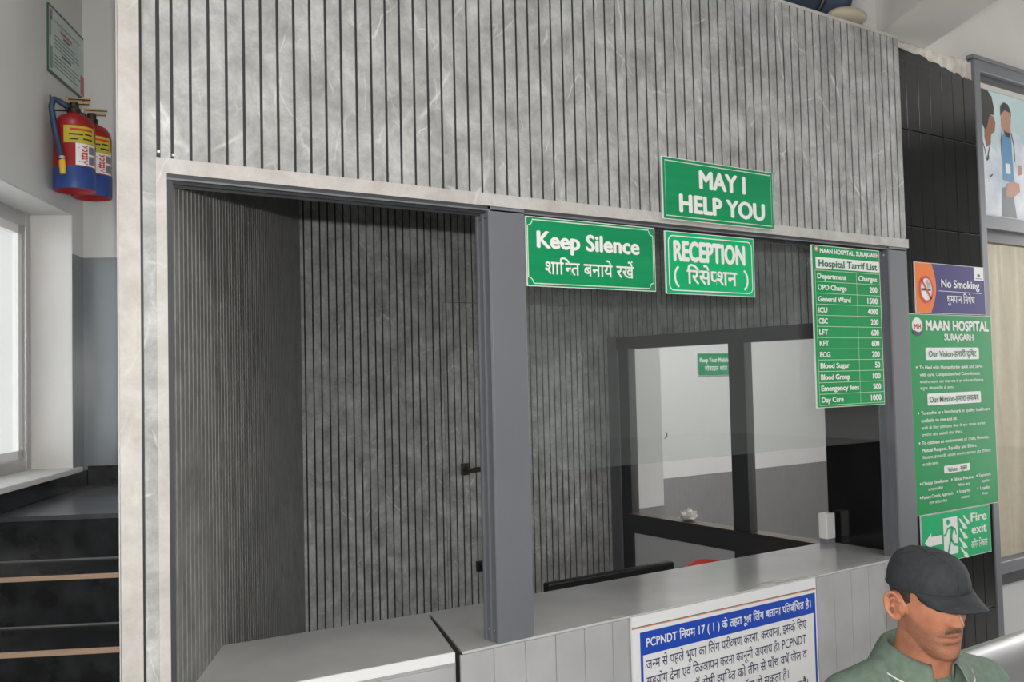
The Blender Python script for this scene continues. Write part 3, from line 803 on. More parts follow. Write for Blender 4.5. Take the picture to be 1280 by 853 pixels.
# RECEPTION
t = sign('reception_sign', 'bright green RECEPTION sign hanging on the glass below the help sign', 1.9135, 2.2965, 1.957, 2.143, 1.994, 'green_bright')
p = SP(t); p.line(rrect(1.926, 2.285, 1.968, 2.130, 0.018), 0.0025, True); p.done('border', 'ink_white')
p = SP(t); p.text('RECEPTION', 1.945, 2.255, 2.058, 2.118, 0.05, CAP)
p.text('िरसे~पशन', 1.998, 2.215, 1.990, 2.030, 0.018, DEV)
for cx, sg in ((1.975, 1), (2.237, -1)):
    pts = [(cx-sg*0.026*cos(a), 2.009+0.032*sin(a)) for a in [R(-68+136*k/12) for k in range(13)]]
    p.line(pts, 0.0075).cut('bracket_mark', 'ink_white')
p.done('lettering', 'ink_white')

# tariff list
t = sign('tariff_board', 'tall green hospital tariff list board hanging in front of the right post', 2.576, 2.950, 1.596, 2.142, 1.99, 'green_deep')
p = SP(t); p.rect(2.5945, 2.9455, 2.064, 2.1015)
p.done('white_band', 'ink_white')
p = SP(t, 0.0012); p.text('Hospital Tarrif List', 2.6085, 2.933, 2.0705, 2.0955, 0.03, (0, .75)); p.done('heading', 'green_ink')
p = SP(t); p.text('MAAN HOSPITAL, SURAJGARH', 2.6185, 2.944, 2.1165, 2.1325, 0.04, CAP)
rowz = [2.0575, 2.0195, 1.980, 1.943, 1.906, 1.8685, 1.831, 1.793, 1.756, 1.7175, 1.680, 1.6415, 1.6045]
rows = [('Department', 'Charges'), ('OPD Charge', '200'), ('General Ward', '1500'), ('ICU', '4000'), ('CBC', '200'), ('LFT', '600'), ('KFT', '600'), ('ECG', '200'),
        ('Blood Sugar', '50'), ('Blood Group', '100'), ('Emergency fees', '500'), ('Day Care', '1000')]
wd = [.157, .156, .176, .047, .047, .047, .049, .055, .156, .157, .205, .117]
for (a, c), z1, w_ in zip(rows, rowz, wd):
    p.text(a, 2.600, 2.600+w_, z1-0.0275, z1-0.0095, 0.035, CAP)
    if c == 'Charges': p.text(c, 2.823, 2.931, z1-0.0275, z1-0.0095, 0.035, CAP)
    else: p.text(c, 2.930-0.0152*len(c), 2.930, z1-0.0285, z1-0.0085, 0.04, CAP)
p.done('lettering', 'ink_white')
p = SP(t)
for z in rowz: p.line([(2.590, z), (2.947, z)], 0.0014)
p.line([(2.590, 2.0575), (2.590, 1.6045)], .0014).line([(2.947, 2.0575), (2.947, 1.6045)], .0014).line([(2.8125, 2.0575), (2.8105, 1.6045)], 0.0014)
p.done('table_lines', 'ink_cream')
p = SP(t, 0.0005); p.poly(circ(2.600, 2.1295, .0075, .0095)); p.done('emblem', 'white')
p = SP(t, 0.001); p.ring(2.600, 2.1295, (.004, .005), (.0075, .0095)); p.done('emblem_ring', 'pink_ink')

# No smoking
YB = 2.0525
t = sign('no_smoking_sign', 'orange and navy No Smoking sign on the black wall, above the big green board', 3.2635, 3.752, 1.931, 2.127, YB, 'navy')
p = SP(t, 0.0005); P = [(3.2655, 1.933), (3.2655, 2.125), (3.3745, 2.125)]+[(3.3745+0.0335*sin(pi*k/16)-0.014*k/16, 2.125-0.192*k/16) for k in range(1, 17)]
p.poly(P); p.done('orange_panel', 'orange')
CXn, CZn = 3.3335, 2.0235
p = SP(t, 0.001); p.poly(circ(CXn, CZn, .040, .045)); p.done('white_disc', 'ink_white')
p = SP(t, 0.0015); p.rect(3.300, 3.362, 2.018, 2.027); p.done('cigarette', 'black_ink')
p = SP(t, 0.0015)
for dx in (0, .008, .016):
    p.line([(3.340+dx+0.004*sin(a), 2.030+0.0045*a) for a in [k*.6 for k in range(12-int(dx*200))]], 0.003)
p.done('smoke', 'print_grey')
p = SP(t, 0.002); p.ring(CXn, CZn, (.037, .0425), (.046, .053)); p.line([(CXn-.031, CZn+.036), (CXn+.031, CZn-.036)], 0.011); p.done('red_ring', 'red_ink')
p = SP(t, 0.0006); p.text('No Smoking', 3.436, 3.711, 2.036, 2.068, 0.03, (0, .729)).text('धुम^पान िनषेध', 3.474, 3.673, 1.976, 2.003, 0.012, DEV).line([(3.418, 2.0205), (3.728, 2.019)], 0.002); p.done('lettering', 'ink_white')
p = SP(t, 0.0006); p.rect(3.674, 3.7455, 2.0715, 2.1255); p.done('white_corner', 'ink_white')
p = SP(t, 0.0012); p.poly([(3.697, 2.089), (3.71, 2.086), (3.722, 2.092), (3.71, 2.098), (3.70, 2.097)]).rect(3.685, 3.735, 2.078, 2.0805); p.done('corner_emblem', 'ink_navy')

# vision and mission board
t = sign('vision_board', 'large green board with white hospital vision and mission text on the black wall', 3.205, 3.781, 1.168, 1.9275, YB-0.004, 'green_deep', 0.006)
p = SP(t, 0.0005); p.poly(rrect(3.305, 3.6785, 1.752, 1.799, .006)).cut('white_tab', 'ink_white'); p.poly(rrect(3.3055, 3.680, 1.578, 1.6235, .006)).cut('white_tab', 'ink_white'); p.poly(rrect(3.398, 3.578, 1.3135, 1.3425, .005)).cut('white_tab', 'ink_white')
p = SP(t, 0.001); p.text('Our Vision-हमारी दृिषट', 3.3245, 3.6605, 1.7645, 1.787, 0.02, (0, .72)).text('Our Mission-हमारा लकषय', 3.320, 3.6645, 1.589, 1.612, 0.02, (0, .72)).text('Values - मूलय', 3.421, 3.557, 1.3185, 1.336, .02, (0, .72)); p.done('tab_lettering', 'green_ink')
p = SP(t, 0.0006)
p.text('MAAN', 3.313, 3.474, 1.866, 1.906, 0.045, CAP).text('HOSPITAL', 3.497, 3.761, 1.866, 1.906, 0.045, CAP).text('SURAJGARH', 3.436, 3.643, 1.828, 1.8535, 0.04, CAP)
def row(s, x0, x1, zb, h=0.0135, bold=0.03): p.text(s, x0, x1, zb, zb+h, bold, (0, .74))
row('To Heal with Humanitarian spirit and Serve', 3.2605, 3.702, 1.7175); row('with care, Compassion And Commitment.', 3.2605, 3.682, 1.690)
row('मानवीय भावना और सेवा भाव से हर मरीज का देखभाल,', 3.2605, 3.707, 1.663, .010, .012); row('करुणा और समपॅण के साथ।', 3.2605, 3.486, 1.639, .010, .012)
row('To evolve as a benchmark in quality healthcare', 3.2585, 3.746, 1.5445); row('available to one and all.', 3.2585, 3.502, 1.516)
row('सभी के िलए गुणवतता सेवा में एक मानक बनकर', 3.2585, 3.704, 1.4885, .010, .012); row('उभरना और सबको सेवा देना।', 3.2585, 3.5275, 1.463, .010, .012)
row('To cultivate an environment of Trust, Honesty,', 3.257, 3.726, 1.432); row('Mutual Respect, Equality and Ethics.', 3.256, 3.635, 1.4035)
row('िवशवास, ईमानदारी, आपसी सममान, समानता और नैितकता', 3.258, 3.737, 1.3775, .010, .012); row('का माहौल बनाना।', 3.256, 3.36, 1.352, .010, .012)
row('Clinical Excellence', 3.2495, 3.421, 1.2805, .0125); row('Ethical Practice', 3.459, 3.600, 1.2805, .0125); row('Teamwork', 3.638, 3.730, 1.282, .0125)
row('उतकृषट सेवा', 3.285, 3.385, 1.257, .009, .012); row('नैितक काय', 3.49, 3.575, 1.257, .009, .012); row('सहयोग', 3.655, 3.715, 1.258, .009, .012)
row('Patient Centric Approach', 3.2455, 3.451, 1.229, .0125); row('Integrity', 3.4965, 3.576, 1.231, .0125); row('Loyalty', 3.646, 3.716, 1.231, .0125)
row('रोगी केंिदत सेवा', 3.29, 3.41, 1.206, .009, .012); row('अखंडता', 3.505, 3.565, 1.2075, .009, .012); row('िनषठा', 3.66, 3.70, 1.2085, .009, .012)
for bx, bz in ((3.243, 1.7245), (3.243, 1.551), (3.242, 1.4385), (3.238, 1.2865), (3.447, 1.2865), (3.626, 1.288), (3.234, 1.235), (3.482, 1.237), (3.628, 1.237)): p.poly(circ(bx, bz, .0045, .0045, 12)).cut('bullet', 'ink_white')
p.done('lettering', 'ink_white')
p = SP(t, 0.0005); p.poly(circ(3.2575, 1.8835, .034, .030)); p.done('emblem', 'ink_white')
p = SP(t, 0.001); p.text('M', 3.236, 3.258, 1.870, 1.890, 0.04, CAP).text('H', 3.263, 3.281, 1.870, 1.890, 0.04, CAP); p.done('emblem_letters', 'red_ink')
p = SP(t, 0.0011); p.poly([(3.222, 1.862), (3.235, 1.866), (3.252, 1.860), (3.272, 1.858), (3.290, 1.866), (3.296, 1.872), (3.292, 1.856), (3.276, 1.846), (3.255, 1.842), (3.236, 1.848)]); p.done('emblem_wave', 'ink_navy')

# fire exit
t = sign('fire_exit_sign', 'green Fire exit sign with running figure and left arrow, lowest sign on the black wall', 3.237, 3.717, 0.976, 1.1655, YB, 'green_bright')
p = SP(t)
p.text('Fire', 3.574, 3.691, 1.1095, 1.1445, 0.03, CAP).text('exit', 3.577, 3.688, 1.0615, 1.098, 0.03, CAP).text('अिगन िनकास', 3.571, 3.689, 1.006, 1.031, 0.02, DEV)
p.poly([(3.256, 1.063), (3.300, 1.096), (3.300, 1.081), (3.372, 1.081), (3.372, 1.047), (3.300, 1.047), (3.300, 1.031)])
p.cut('arrow', 'ink_white'); p.rect(3.382, 3.479, 1.000, 1.142).cut('door_symbol', 'ink_white')
for fx, fz, s_ in ((3.490, 1.132, 1), (3.520, 1.142, .8), (3.493, 1.092, .95), (3.485, 1.058, 1), (3.494, 1.020, 1)):
    pts = [(fx+0.055*s_*k/10+0.004*sin(k), fz-0.040*s_*(k/10)**1.3) for k in range(11)]
    low = [(a+0.008*s_, b-0.024*s_*sin(pi*min(1, .15+k/10*.85))-0.004) for k, (a, b) in enumerate(pts)]
    p.mb.add([(a-p.x, p.y, b-p.z) for a, b in pts]+[(a-p.x, p.y, b-p.z) for a, b in low], [(k+11, k+12, k+1, k) for k in range(10)]); p.cut('flame', 'ink_white')
p.done('white_symbols', 'ink_white')
p = SP(t, 0.001)
p.poly(circ(3.4145, 1.1245, .0115, .0115, 20))
p.line([(3.443, 1.100), (3.432, 1.075), (3.430, 1.052)], 0.020)
p.line([(3.440, 1.104), (3.412, 1.100), (3.398, 1.082), (3.384, 1.074)], 0.009).line([(3.440, 1.104), (3.462, 1.092), (3.468, 1.072)], 0.008)
p.line([(3.430, 1.056), (3.418, 1.030), (3.408, 1.002)], 0.011).line([(3.434, 1.056), (3.452, 1.036), (3.476, 1.032), (3.494, 1.034)], 0.011)
p.done('running_figure', 'green_bright')

# law notice on the counter front
t = sign('law_notice_board', 'white and blue Hindi law notice board on the counter front', 1.738, 2.534, 0.45, 1.0455, 1.989, 'white', 0.006)
p = SP(t, 0.0004); p.rect(1.767, 2.528, 0.934, 0.9985).cut('blue_band', 'blue_board'); p.rect(1.767, 1.7765, 0.46, 0.934); p.rect(2.5185, 2.528, 0.46, 0.934); p.rect(1.7765, 2.5185, .46, .468); p.done('blue_border', 'blue_board')
p = SP(t, 0.0004); p.line([(1.738, 1.0150), (2.532, 1.0115)], 0.0022); p.done('green_line', 'green_ink')
p = SP(t, 0.0004); p.line([(1.738, 1.0122), (2.532, 1.0087)], 0.0030); p.done('salmon_line', 'pink_ink')
p = SP(t, 0.0009); p.text('PCPNDT िनयम 17 ( 1 ) के तहत भ^ूण िलंग बताना प^ितबंिधत है।', 1.790, 2.505, 0.9555, 0.9805, 0.014, CAP); p.done('heading', 'ink_white')
p = SP(t, 0.0006)
HR = 0.0245
p.text('ज~नम से पहले भ^ूण का िलंग परी~कषण करना, करवाना, इसके िलए', 1.787, 2.481, 0.8925, 0.8925+HR, 0.006, DEV)
p.text('सहयोग देना एवं िव~जञापन करना कानूनी अपराध है। PCPNDT', 1.787, 2.476, 0.8455, 0.8455+HR, 0.006, DEV)
p.text('एकट के अ~नतगतॅ दोषी ~वयि~कत को तीन से पाँच वषॅ जेल व', 1.787, 2.478, 0.798, 0.798+HR, 0.006, DEV)
p.text('दस हजार से पचास हजार का जुमाॅना हो सकता है।', 1.787, 2.386, 0.7515, 0.7515+HR, 0.006, DEV)
p.text('भ^ूण िलंग की जाँच करने वालों की सूचना देने पर इनाम िदया जाता है।', 1.787, 2.478, 0.706, 0.706+HR, 0.018, DEV)
p.done('lettering', 'ink_navy')

# small green sign on the corridor wall
t = sign('corridor_sign', 'small dark green two-line sign on the white corridor wall seen through the glazing', 5.09, 5.55, 1.704, 1.873, 4.992, 'green')
p = SP(t); p.text('Keep Your Mobile Silent', 5.11, 5.53, 1.805, 1.84, 0.03, CAP).text('मोबाइल शांत रखें', 5.16, 5.48, 1.742, 1.772, .02, DEV); p.done('lettering', 'ink_white')

# doctors poster in the transom
t = sign('doctors_poster', 'poster of two doctors in white coats in the transom of the right frame', 3.799, 4.80, 2.354, 2.921, 2.092, 'print_teal', 0.004, 'poster')
def pp(name, m, polys, lift):
    p = SP(t, lift)
    for P in polys: p.poly([(3.80+a, 2.354+b) for a, b in P])
    p.done(name, m)
pp('coat_of_woman', 'print_coat', [[(0.0, 0.01), (0.0, .40), (.05, .385), (.085, .34), (.13, .30), (.175, .28), (.19, .20), (.185, .01)]], .0004)
pp('coat_of_man', 'print_coat', [[(.19, .19), (.165, .33), (.215, .395), (.28, .40), (.36, .385), (.40, .33), (.42, .01), (.30, .01), (.22, .19)]], .0005)
pp('scrubs', 'print_blue', [[(.205, .17), (.215, .36), (.245, .395), (.29, .365), (.30, .16)]], .0007)
pp('trousers', 'print_grey', [[(.19, .01), (.20, .135), (.28, .15), (.31, .01)]], .0006)
pp('face_of_woman', 'print_skin_a', [[(0.073, 0.338), (0.078, 0.408), (0.118, 0.443), (0.153, 0.438), (0.166, 0.413), (0.156, 0.373), (0.128, 0.358), (0.118, 0.318), (0.088, 0.298)]], .0008)
pp('hair_of_woman', 'print_hair', [[(0.028, 0.533), (0.058, 0.548), (0.108, 0.548), (0.143, 0.523), (0.158, 0.478), (0.153, 0.443), (0.128, 0.443), (0.113, 0.428), (0.098, 0.388), (0.078, 0.373), (0.048, 0.408), (0.028, 0.458)]], .0009)
pp('face_of_man', 'print_skin_b', [[(0.210, 0.408), (0.215, 0.463), (0.245, 0.483), (0.280, 0.478), (0.295, 0.443), (0.287, 0.398), (0.260, 0.368), (0.235, 0.373)]], .0008)
pp('hair_of_man', 'print_hair', [[(0.208, 0.448), (0.210, 0.493), (0.240, 0.513), (0.275, 0.508), (0.297, 0.478), (0.295, 0.448), (0.285, 0.473), (0.245, 0.478), (0.220, 0.463)], [(0.230, 0.393), (0.245, 0.363), (0.280, 0.363), (0.288, 0.398), (0.275, 0.383), (0.245, 0.383)]], .001)
pp('badge', 'ink_white', [[(.232, .20), (.232, .245), (.272, .245), (.272, .20)]], .001)
pp('hands', 'print_skin_b', [[(.225, .10), (.235, .155), (.29, .17), (.34, .165), (.345, .13), (.29, .10)], [(.335, .20), (.34, .245), (.365, .25), (.37, .21)]], .0011)
p = SP(t, .0012)
for P in ([(.05, .33), (.07, .29), (.085, .24), (.10, .25), (.095, .27)], [(.12, .33), (.105, .29), (.085, .24)], [(.218, .39), (.205, .34), (.205, .27)], [(.29, .385), (.31, .33), (.312, .26)], [(.10, .17), (.125, .185)]):
    p.line([(3.80+a, 2.354+c) for a, c in P], .006)
p.done('stethoscopes', 'print_hair')
pp('second_coat', 'print_coat', [[(.43, .01), (.46, .36), (.52, .40), (.62, .40), (.70, .34), (.72, .01)]], .0004)
pp('second_face', 'print_skin_b', [[(.52, .40), (.52, .48), (.56, .52), (.60, .49), (.60, .41), (.56, .38)]], .0006)
pp('second_hair', 'print_hair', [[(.51, .47), (.52, .53), (.57, .55), (.61, .52), (.61, .47), (.58, .50), (.53, .49)]], .0008)
p = SP(t, .0006); p.line([(3.80, 2.9165), (4.78, 2.9165)], .006); p.done('white_margin', 'ink_white')

# notice on the stair wall
t = thing('stair_notice', 'pale framed notice board with dark edge high on the wall above the fire extinguishers', 'notice', lw(-0.405, -0.006, 2.975), R(62))
m = MB(); m.box(0, 0.425, 0, 0.005, 0, 0.275); m.build('board', MT['notice_edge'], t)
m = MB(); m.face([(.008, .010), (.417, .010), (.417, .265), (.008, .265)], -0.0003); m.build('printed_face', MT['paper_notice'], t)
m = MB()
for i, (zz, a, c) in enumerate(((.225, .07, .36), (.165, .06, .30), (.15, .06, .33), (.135, .06, .35), (.12, .06, .28), (.085, .05, .34), (.07, .05, .36), (.055, .05, .30), (.04, .05, .33))): m.strip([(a, zz), (c, zz)], .007, -0.0006)
m.face([(.012, .15), (.03, .15), (.03, .235), (.012, .235)], -0.0006); m.face([(.012, .02), (.045, .02), (.045, .11), (.012, .11)], -0.0006)
m.build('lettering', MT['notice_ink'], t)
m = MB(); m.strip([(.13, .20), (.26, .20)], .014, -0.0008); m.face([(.36, .015), (.405, .015), (.405, .10), (.36, .10)], -0.0008); m.face([(.015, .235), (.045, .235), (.045, .258), (.015, .258)], -.0008)
m.build('red_print', MT['notice_red'], t)
m = MB(); m.strip([(.16, .182), (.24, .182)], .010, -0.0008); m.strip([(.14, .105), (.25, .105)], .010, -0.0008); m.face([(.02, .215), (.04, .215), (.04, .232), (.02, .232)], -.001)
m.build('dark_print', MT['notice_edge'], t)

# ================================================================== SMALL THINGS
# fire extinguishers on the window wall
def extinguisher(label, s, off, zb, rz, group='fire extinguishers on the stair wall'):
    r, h = 0.077, 0.300
    t = thing('fire_extinguisher', label, 'fire extinguisher', lw(s, off, zb), rz, group)
    # local: -y faces the viewer
    m = MB(); m.lathe([(0.0, 0.022), (r*0.80, 0.018), (r*0.93, 0.006), (r, 0.0)], seg=40); m.build('bottom', MT['ext_red'], t, smooth=True)
    m = MB(); m.lathe([(r, 0.0), (r*1.015, 0.004), (r*1.015, 0.083), (r, 0.086)], seg=40); m.build('blue_band', MT['ext_blue'], t, smooth=True)
    m = MB(); m.lathe([(r, 0.084), (r, h-0.055), (r*0.94, h-0.03), (r*0.75, h-0.008), (r*0.4, h+0.006), (0.022, h+0.012), (0.0, h+0.012)], seg=40)
    m.build('cylinder', MT['ext_red'], t, smooth=True)
    def wrap(a0, a1, z0, z1, lift, n=14):
        q = MB(); q.lathe([(r+lift, z0), (r+lift, z1)], seg=n, a0=R(a0), a1=R(a1)); return q
    o = wrap(-80, -12, 0.090, 0.190, 0.0008).build('white_label', MT['white'], t, smooth=True)
    o = wrap(-42, -15, 0.097, 0.130, 0.0012).build('grey_print', MT['print_grey'], t); o = wrap(-42, -15, 0.138, 0.168, 0.0012).build('grey_print', MT['print_grey'], t)
    # vertical red lettering bent round the can
    V, F = shape_text('Attack', 0.03)
    mx = max(v[0] for v in V); vs = []
    for a, c in V:
        ang = R(-47-26*c/0.75); zz = 0.095+0.076*a/mx
        vs.append(((r+0.0014)*cos(ang), (r+0.0014)*sin(ang), zz))
    q = MB(); q.add(vs, F); q.build('lettering', MT['red_ink'], t)
    o = wrap(-112, -20, 0.176, 0.2445, 0.0018, 18).build('yellow_sticker', MT['yellow'], t, smooth=True)
    wrap(-95, -30, 0.226, 0.234, 0.0024, 14).build('sticker_heading', MT['red_ink'], t)
    q = MB()
    for a0, a1, z in ((-98, -60, .207), (-55, -32, .210), (-96, -72, .188), (-60, -30, .191)):
        q.lathe([(r+.0024, z), (r+.0024, z+.006)], seg=8, a0=R(a0), a1=R(a1))
    q.build('sticker_print', MT['black_ink'], t)
    m = MB(); m.lathe([(0.0, h+0.01), (0.024, h+0.01), (0.024, h+0.03), (0.018, h+0.034), (0.018, h+0.055), (0.0, h+0.058)], seg=20); m.build('valve', MT['dark_metal'], t, smooth=False)
    m = MB(); m.box(-0.03, 0.055, -0.009, 0.009, h+0.05, h+0.058); m.box(-0.03, 0.06, -0.009, 0.009, h+0.068, h+0.075); m.box(-0.03, -0.02, -0.009, 0.009, h+0.05, h+0.075)
    m.build('lever', MT['brass'], t, bevel=0.002)
    pts = []
    for k in range(25):
        a = k/24
        if a < .3:
            q = a/.3; pts.append((-0.02-0.05*sin(q*pi/2), -0.02-0.03*q, h+0.03+0.022*sin(q*pi*.75)))
        else:
            q = (a-.3)/.7; ang = R(-148+36*q); rr = r+0.013
            pts.append((rr*cos(ang), rr*sin(ang), h+0.03-0.225*q))
    m = MB(); m.tube(pts, 0.0115, 12); m.build('hose', MT['hose'], t, smooth=True)
    e = Vector(pts[-1])
    m = MB(); m.tube([e+Vector((0, 0, .004)), e+Vector((0.001, 0, -.012)), e+Vector((0.003, 0, -.055))], [0.010, 0.0125, 0.011], 14); m.build('nozzle', MT['yellow_tip'], t, smooth=False)
    m = MB(); m.tube([e+Vector((0, 0, .004)), e+Vector((0, 0, .014))], 0.0125, 14); m.build('nozzle_ring', MT['alu_silver'], t)
    # bracket: strap behind the neck to the wall
    dist = -off-0.002
    wn = Vector((n62.x, n62.y)); ca, sa = cos(-rz), sin(-rz); wx, wy = wn.x*ca-wn.y*sa, wn.x*sa+wn.y*ca
    m = MB(); m.tube([(wx*0.02, wy*0.02, h+0.024), (wx*dist, wy*dist, h+0.024), (wx*dist, wy*dist, h+0.085)], 0.004, 8)
    m.build('bracket', MT['dark_metal'], t)
    return t
extinguisher('red fire extinguisher with yellow sticker, nearer and left of the two on the wall', -0.375, -0.093, 2.500, R(-16))
extinguisher('red fire extinguisher partly hidden behind the nearer one, by the corner', -0.185, -0.098, 2.510, R(-16))

# monitor behind the counter
t = thing('computer_monitor', 'black computer monitor seen over the counter behind the glass screen', 'monitor', (2.12, 2.52, 0.575))
m = MB(); m.box(-0.285, 0.285, -0.012, 0.022, 0.11, 0.462); m.build('housing', MT['black_plastic'], t, bevel=0.006)
m = MB(); m.box(-0.27, 0.27, 0.0222, 0.0235, 0.13, 0.45); m.build('screen', MT['alu_dark'], t)
m = MB(); m.box(-0.03, 0.03, -0.03, -0.012, 0.01, 0.3); m.box(-0.12, 0.12, -0.09, 0.09, 0.0, 0.012); m.build('stand', MT['black_plastic'], t, bevel=0.003)
t = thing('office_desk', 'grey desk behind the counter that carries the monitor', 'desk', (2.25, 2.68, 0))
m = MB(); m.box(-0.8, 0.7, -0.26, 0.22, 0.545, 0.575); m.build('desktop', MT['counter_front'], t, bevel=0.003)
for sx in (-.77, .66):
    for sy in (-.24, .18):
        m = MB(); m.box(sx, sx+.035, sy, sy+.035, 0, .545); m.build('leg', MT['alu_dark'], t)
# red chair back just showing over the counter
t = thing('plastic_chair', 'red plastic chair whose top edge shows over the counter by the glazing', 'chair', (3.09, 3.10, 0), R(188))
m = MB()
def chb(i, j):
    a = i/16*2-1; v = j/10; return (0.19*a*(1-.10*v), -0.03*(1-a*a)-0.05*v+0.10, 0.45+0.420*v-0.03*a*a*v)
m.grid(17, 11, chb); m.build('backrest', MT['red_plastic'], t, smooth=True, solid=0.008)
m = MB(); m.box(-.19, .19, -.30, .10, .43, .45); m.build('seat', MT['red_plastic'], t, bevel=.01)
for sx in (-.16, .16):
    for sy in (-.27, .06):
        m = MB(); m.tube([(sx, sy, .432), (sx*1.15, sy*1.1, 0)], [.018, .014], 10); m.build('leg', MT['red_plastic'], t, smooth=True)
# white box at the counter's far corner
t = thing('white_box', 'small white plastic box on the counter corner by the black wall', 'box', (3.088, 2.335, 1.0475))
m = MB(); m.box(-0.050, 0.002, -0.013, 0.026, 0.020, 0.118); m.build('case', MT['white_plastic'], t, bevel=.003)
m = MB(); m.box(-0.048, 0.000, -0.011, 0.024, 0.0, 0.020); m.build('shadow_base', MT['print_grey'], t)  # grey block stands in for the shadow under the case
# crumpled paper on the window sill
m = MB(); m.ball((0, 0, .026), (.048, .04, .026), 14, 9)
m.v = [(x*(1+random.uniform(-.35, .3)), y*(1+random.uniform(-.35, .3)), max(0, z*(1+random.uniform(-.4, .3)))) for x, y, z in m.v]
o = m.build('crumpled_paper', MT['paper']); o.location = (3.425, 3.46, 0.9725)
tag(o, 'small crumpled paper lying on the sill of the dark glazing', 'paper')

# steel bench behind the man
bt = thing('steel_bench', 'brushed steel waiting bench with its backrest behind the seated man', 'bench', (2.45, 1.25, 0.04))
m = MB()
def bbk(i, j):
    a = i/40; v = j/14; x = -0.95+1.95*a
    curl = max(0, v-.82)/.18
    return (x, 0.20+0.07*v+0.035*curl*curl, 0.47+0.395*v-0.012*curl*curl)
m.grid(41, 15, bbk); m.build('backrest', MT['alu_silver'], bt, smooth=True, solid=0.012)
m = MB()
m.grid(41, 9, lambda i, j: (-0.95+1.95*i/40, 0.19-0.44*j/8, 0.435-0.012*sin(pi*j/8)+0.015*(j/8)**4*-1))
m.build('seat', MT['alu_silver'], bt, smooth=True, solid=0.012)
for x in (-.7, .75):
    m = MB(); m.tube([(x, .17, .40), (x, 0.22, -.02)], .02, 10); m.tube([(x, -.22, .40), (x, -.26, -.02)], .02, 10); m.tube([(x, -.23, .405), (x, .19, .405)], .02, 10); m.build('leg_frame', MT['alu_silver'], bt, smooth=True)
m = MB(); m.tube([(-.7, 0, .385), (.75, 0, .385)], .022, 10); m.build('beam', MT['alu_silver'], bt, smooth=True)

# ================================================================== PERSON
FACE = R(250)                       # heading of the chest
PX, PY = 1.94, 1.245
person = thing('person', 'seated man in black cap and sage green polo shirt, looking down to the right', 'person', (PX, PY, 0.04), FACE-pi/2)
# local frame: +y forward, +x to his right-hand side is +x when facing +y
HEADC = Vector((0.004, 0.042, 1.166))
HM = Matrix.Translation(HEADC) @ Matrix.Rotation(R(-1), 4, 'Z') @ Matrix.Rotation(R(-9), 4, 'X') @ Matrix.Rotation(R(2), 4, 'Y') @ Matrix.Scale(0.915, 4)
def interp(tab, z):
    if z <= tab[0][0]: return tab[0][1:]
    for a, c in zip(tab, tab[1:]):
        if z <= c[0]:
            t = (z-a[0])/(c[0]-a[0]); t = t*t*(3-2*t)*0.35+t*0.65
            return tuple(p+(q-p)*t for p, q in zip(a[1:], c[1:]))
    return tab[-1][1:]
#        z      front   back    halfwidth
HT = [(-.122, .066, .022, .014), (-.116, .080, .006, .030), (-.104, .0895, -.016, .043), (-.090, .0905, -.035, .052), (-.076, .0870, -.048, .058),
      (-.060, .0905, -.056, .0625), (-.040, .0905, -.064, .0665), (-.020, .0900, -.072, .0695), (.0, .0885, -.082, .0715), (.02, .0880, -.092, .0730),
      (.036, .0950, -.099, .0740), (.060, .0935, -.103, .0745), (.085, .080, -.097, .069), (.102, .056, -.078, .054), (.113, .024, -.046, .030), (.117, -.005, -.02, .008)]
def G(d, s): return exp(-(d/s)**2)
def head_pt(th, z, grow=0.0, feat=False):
    f, bk, wd = interp(HT, z); y0 = -0.012 if z > -.06 else -0.012+(-.06-z)*.5
    c, s = cos(th), sin(th)
    ex = 2.25
    den = (abs(c)**ex+abs(s)**ex)**(1/ex)
    c, s = c/den, s/den
    x = (wd+grow)*s
    y = y0+((f-y0+grow)*c if c > 0 else (y0-bk+grow)*c)
    if c > 0 and (feat or not grow):
        ax = abs(x); d = 0
        if -.03 < z < .05:
            t = (0.030-z)/0.050; t = max(0, min(1.12, t))
            d += (0.004+0.027*t**1.3)*G(ax, .0075+.0045*t)*(1 if z > -.018 else max(0, 1-(-.018-z)/.010))
        d += .012*G(ax-.0135, .0065)*G(z+.016, .008)
        d -= .0115*G(ax-.031, .016)*G(z-.019, .0115)
        d += .0075*G(ax-.032, .0125)*G(z-.016, .0085)
        d += .0030*G(ax-.030, .022)*G(z-.038, .007)
        d += .0060*G(ax, .019)*G(z+.0485, .0050)
        d -= .0085*G(ax, .022)*G(z+.0550, .0034)
        d += .0075*G(ax, .016)*G(z+.0620, .0060)
        d -= .0045*G(ax, .018)*G(z+.075, .006)
        d -= .0030*G(ax-.027, .006)*G(z+.054, .007)
        d += .0035*G(ax-.048, .016)*G(z+.002, .016)
        d -= .0035*G(ax-.040, .016)*G(z+.040, .016)
        d += .0030*G(ax, .016)*G(z+.098, .012)
        y += d
    return Vector((x, y, z))
body = MB()
# head
NT, NZ = 128, 110
rings = []
for j in range(NZ):
    t = j/(NZ-1); z = -.122+.239*t
    rings.append([HM @ head_pt(2*pi*k/NT, z) for k in range(NT)])
rings = [r[::-1] for r in rings]
body.loft(rings)
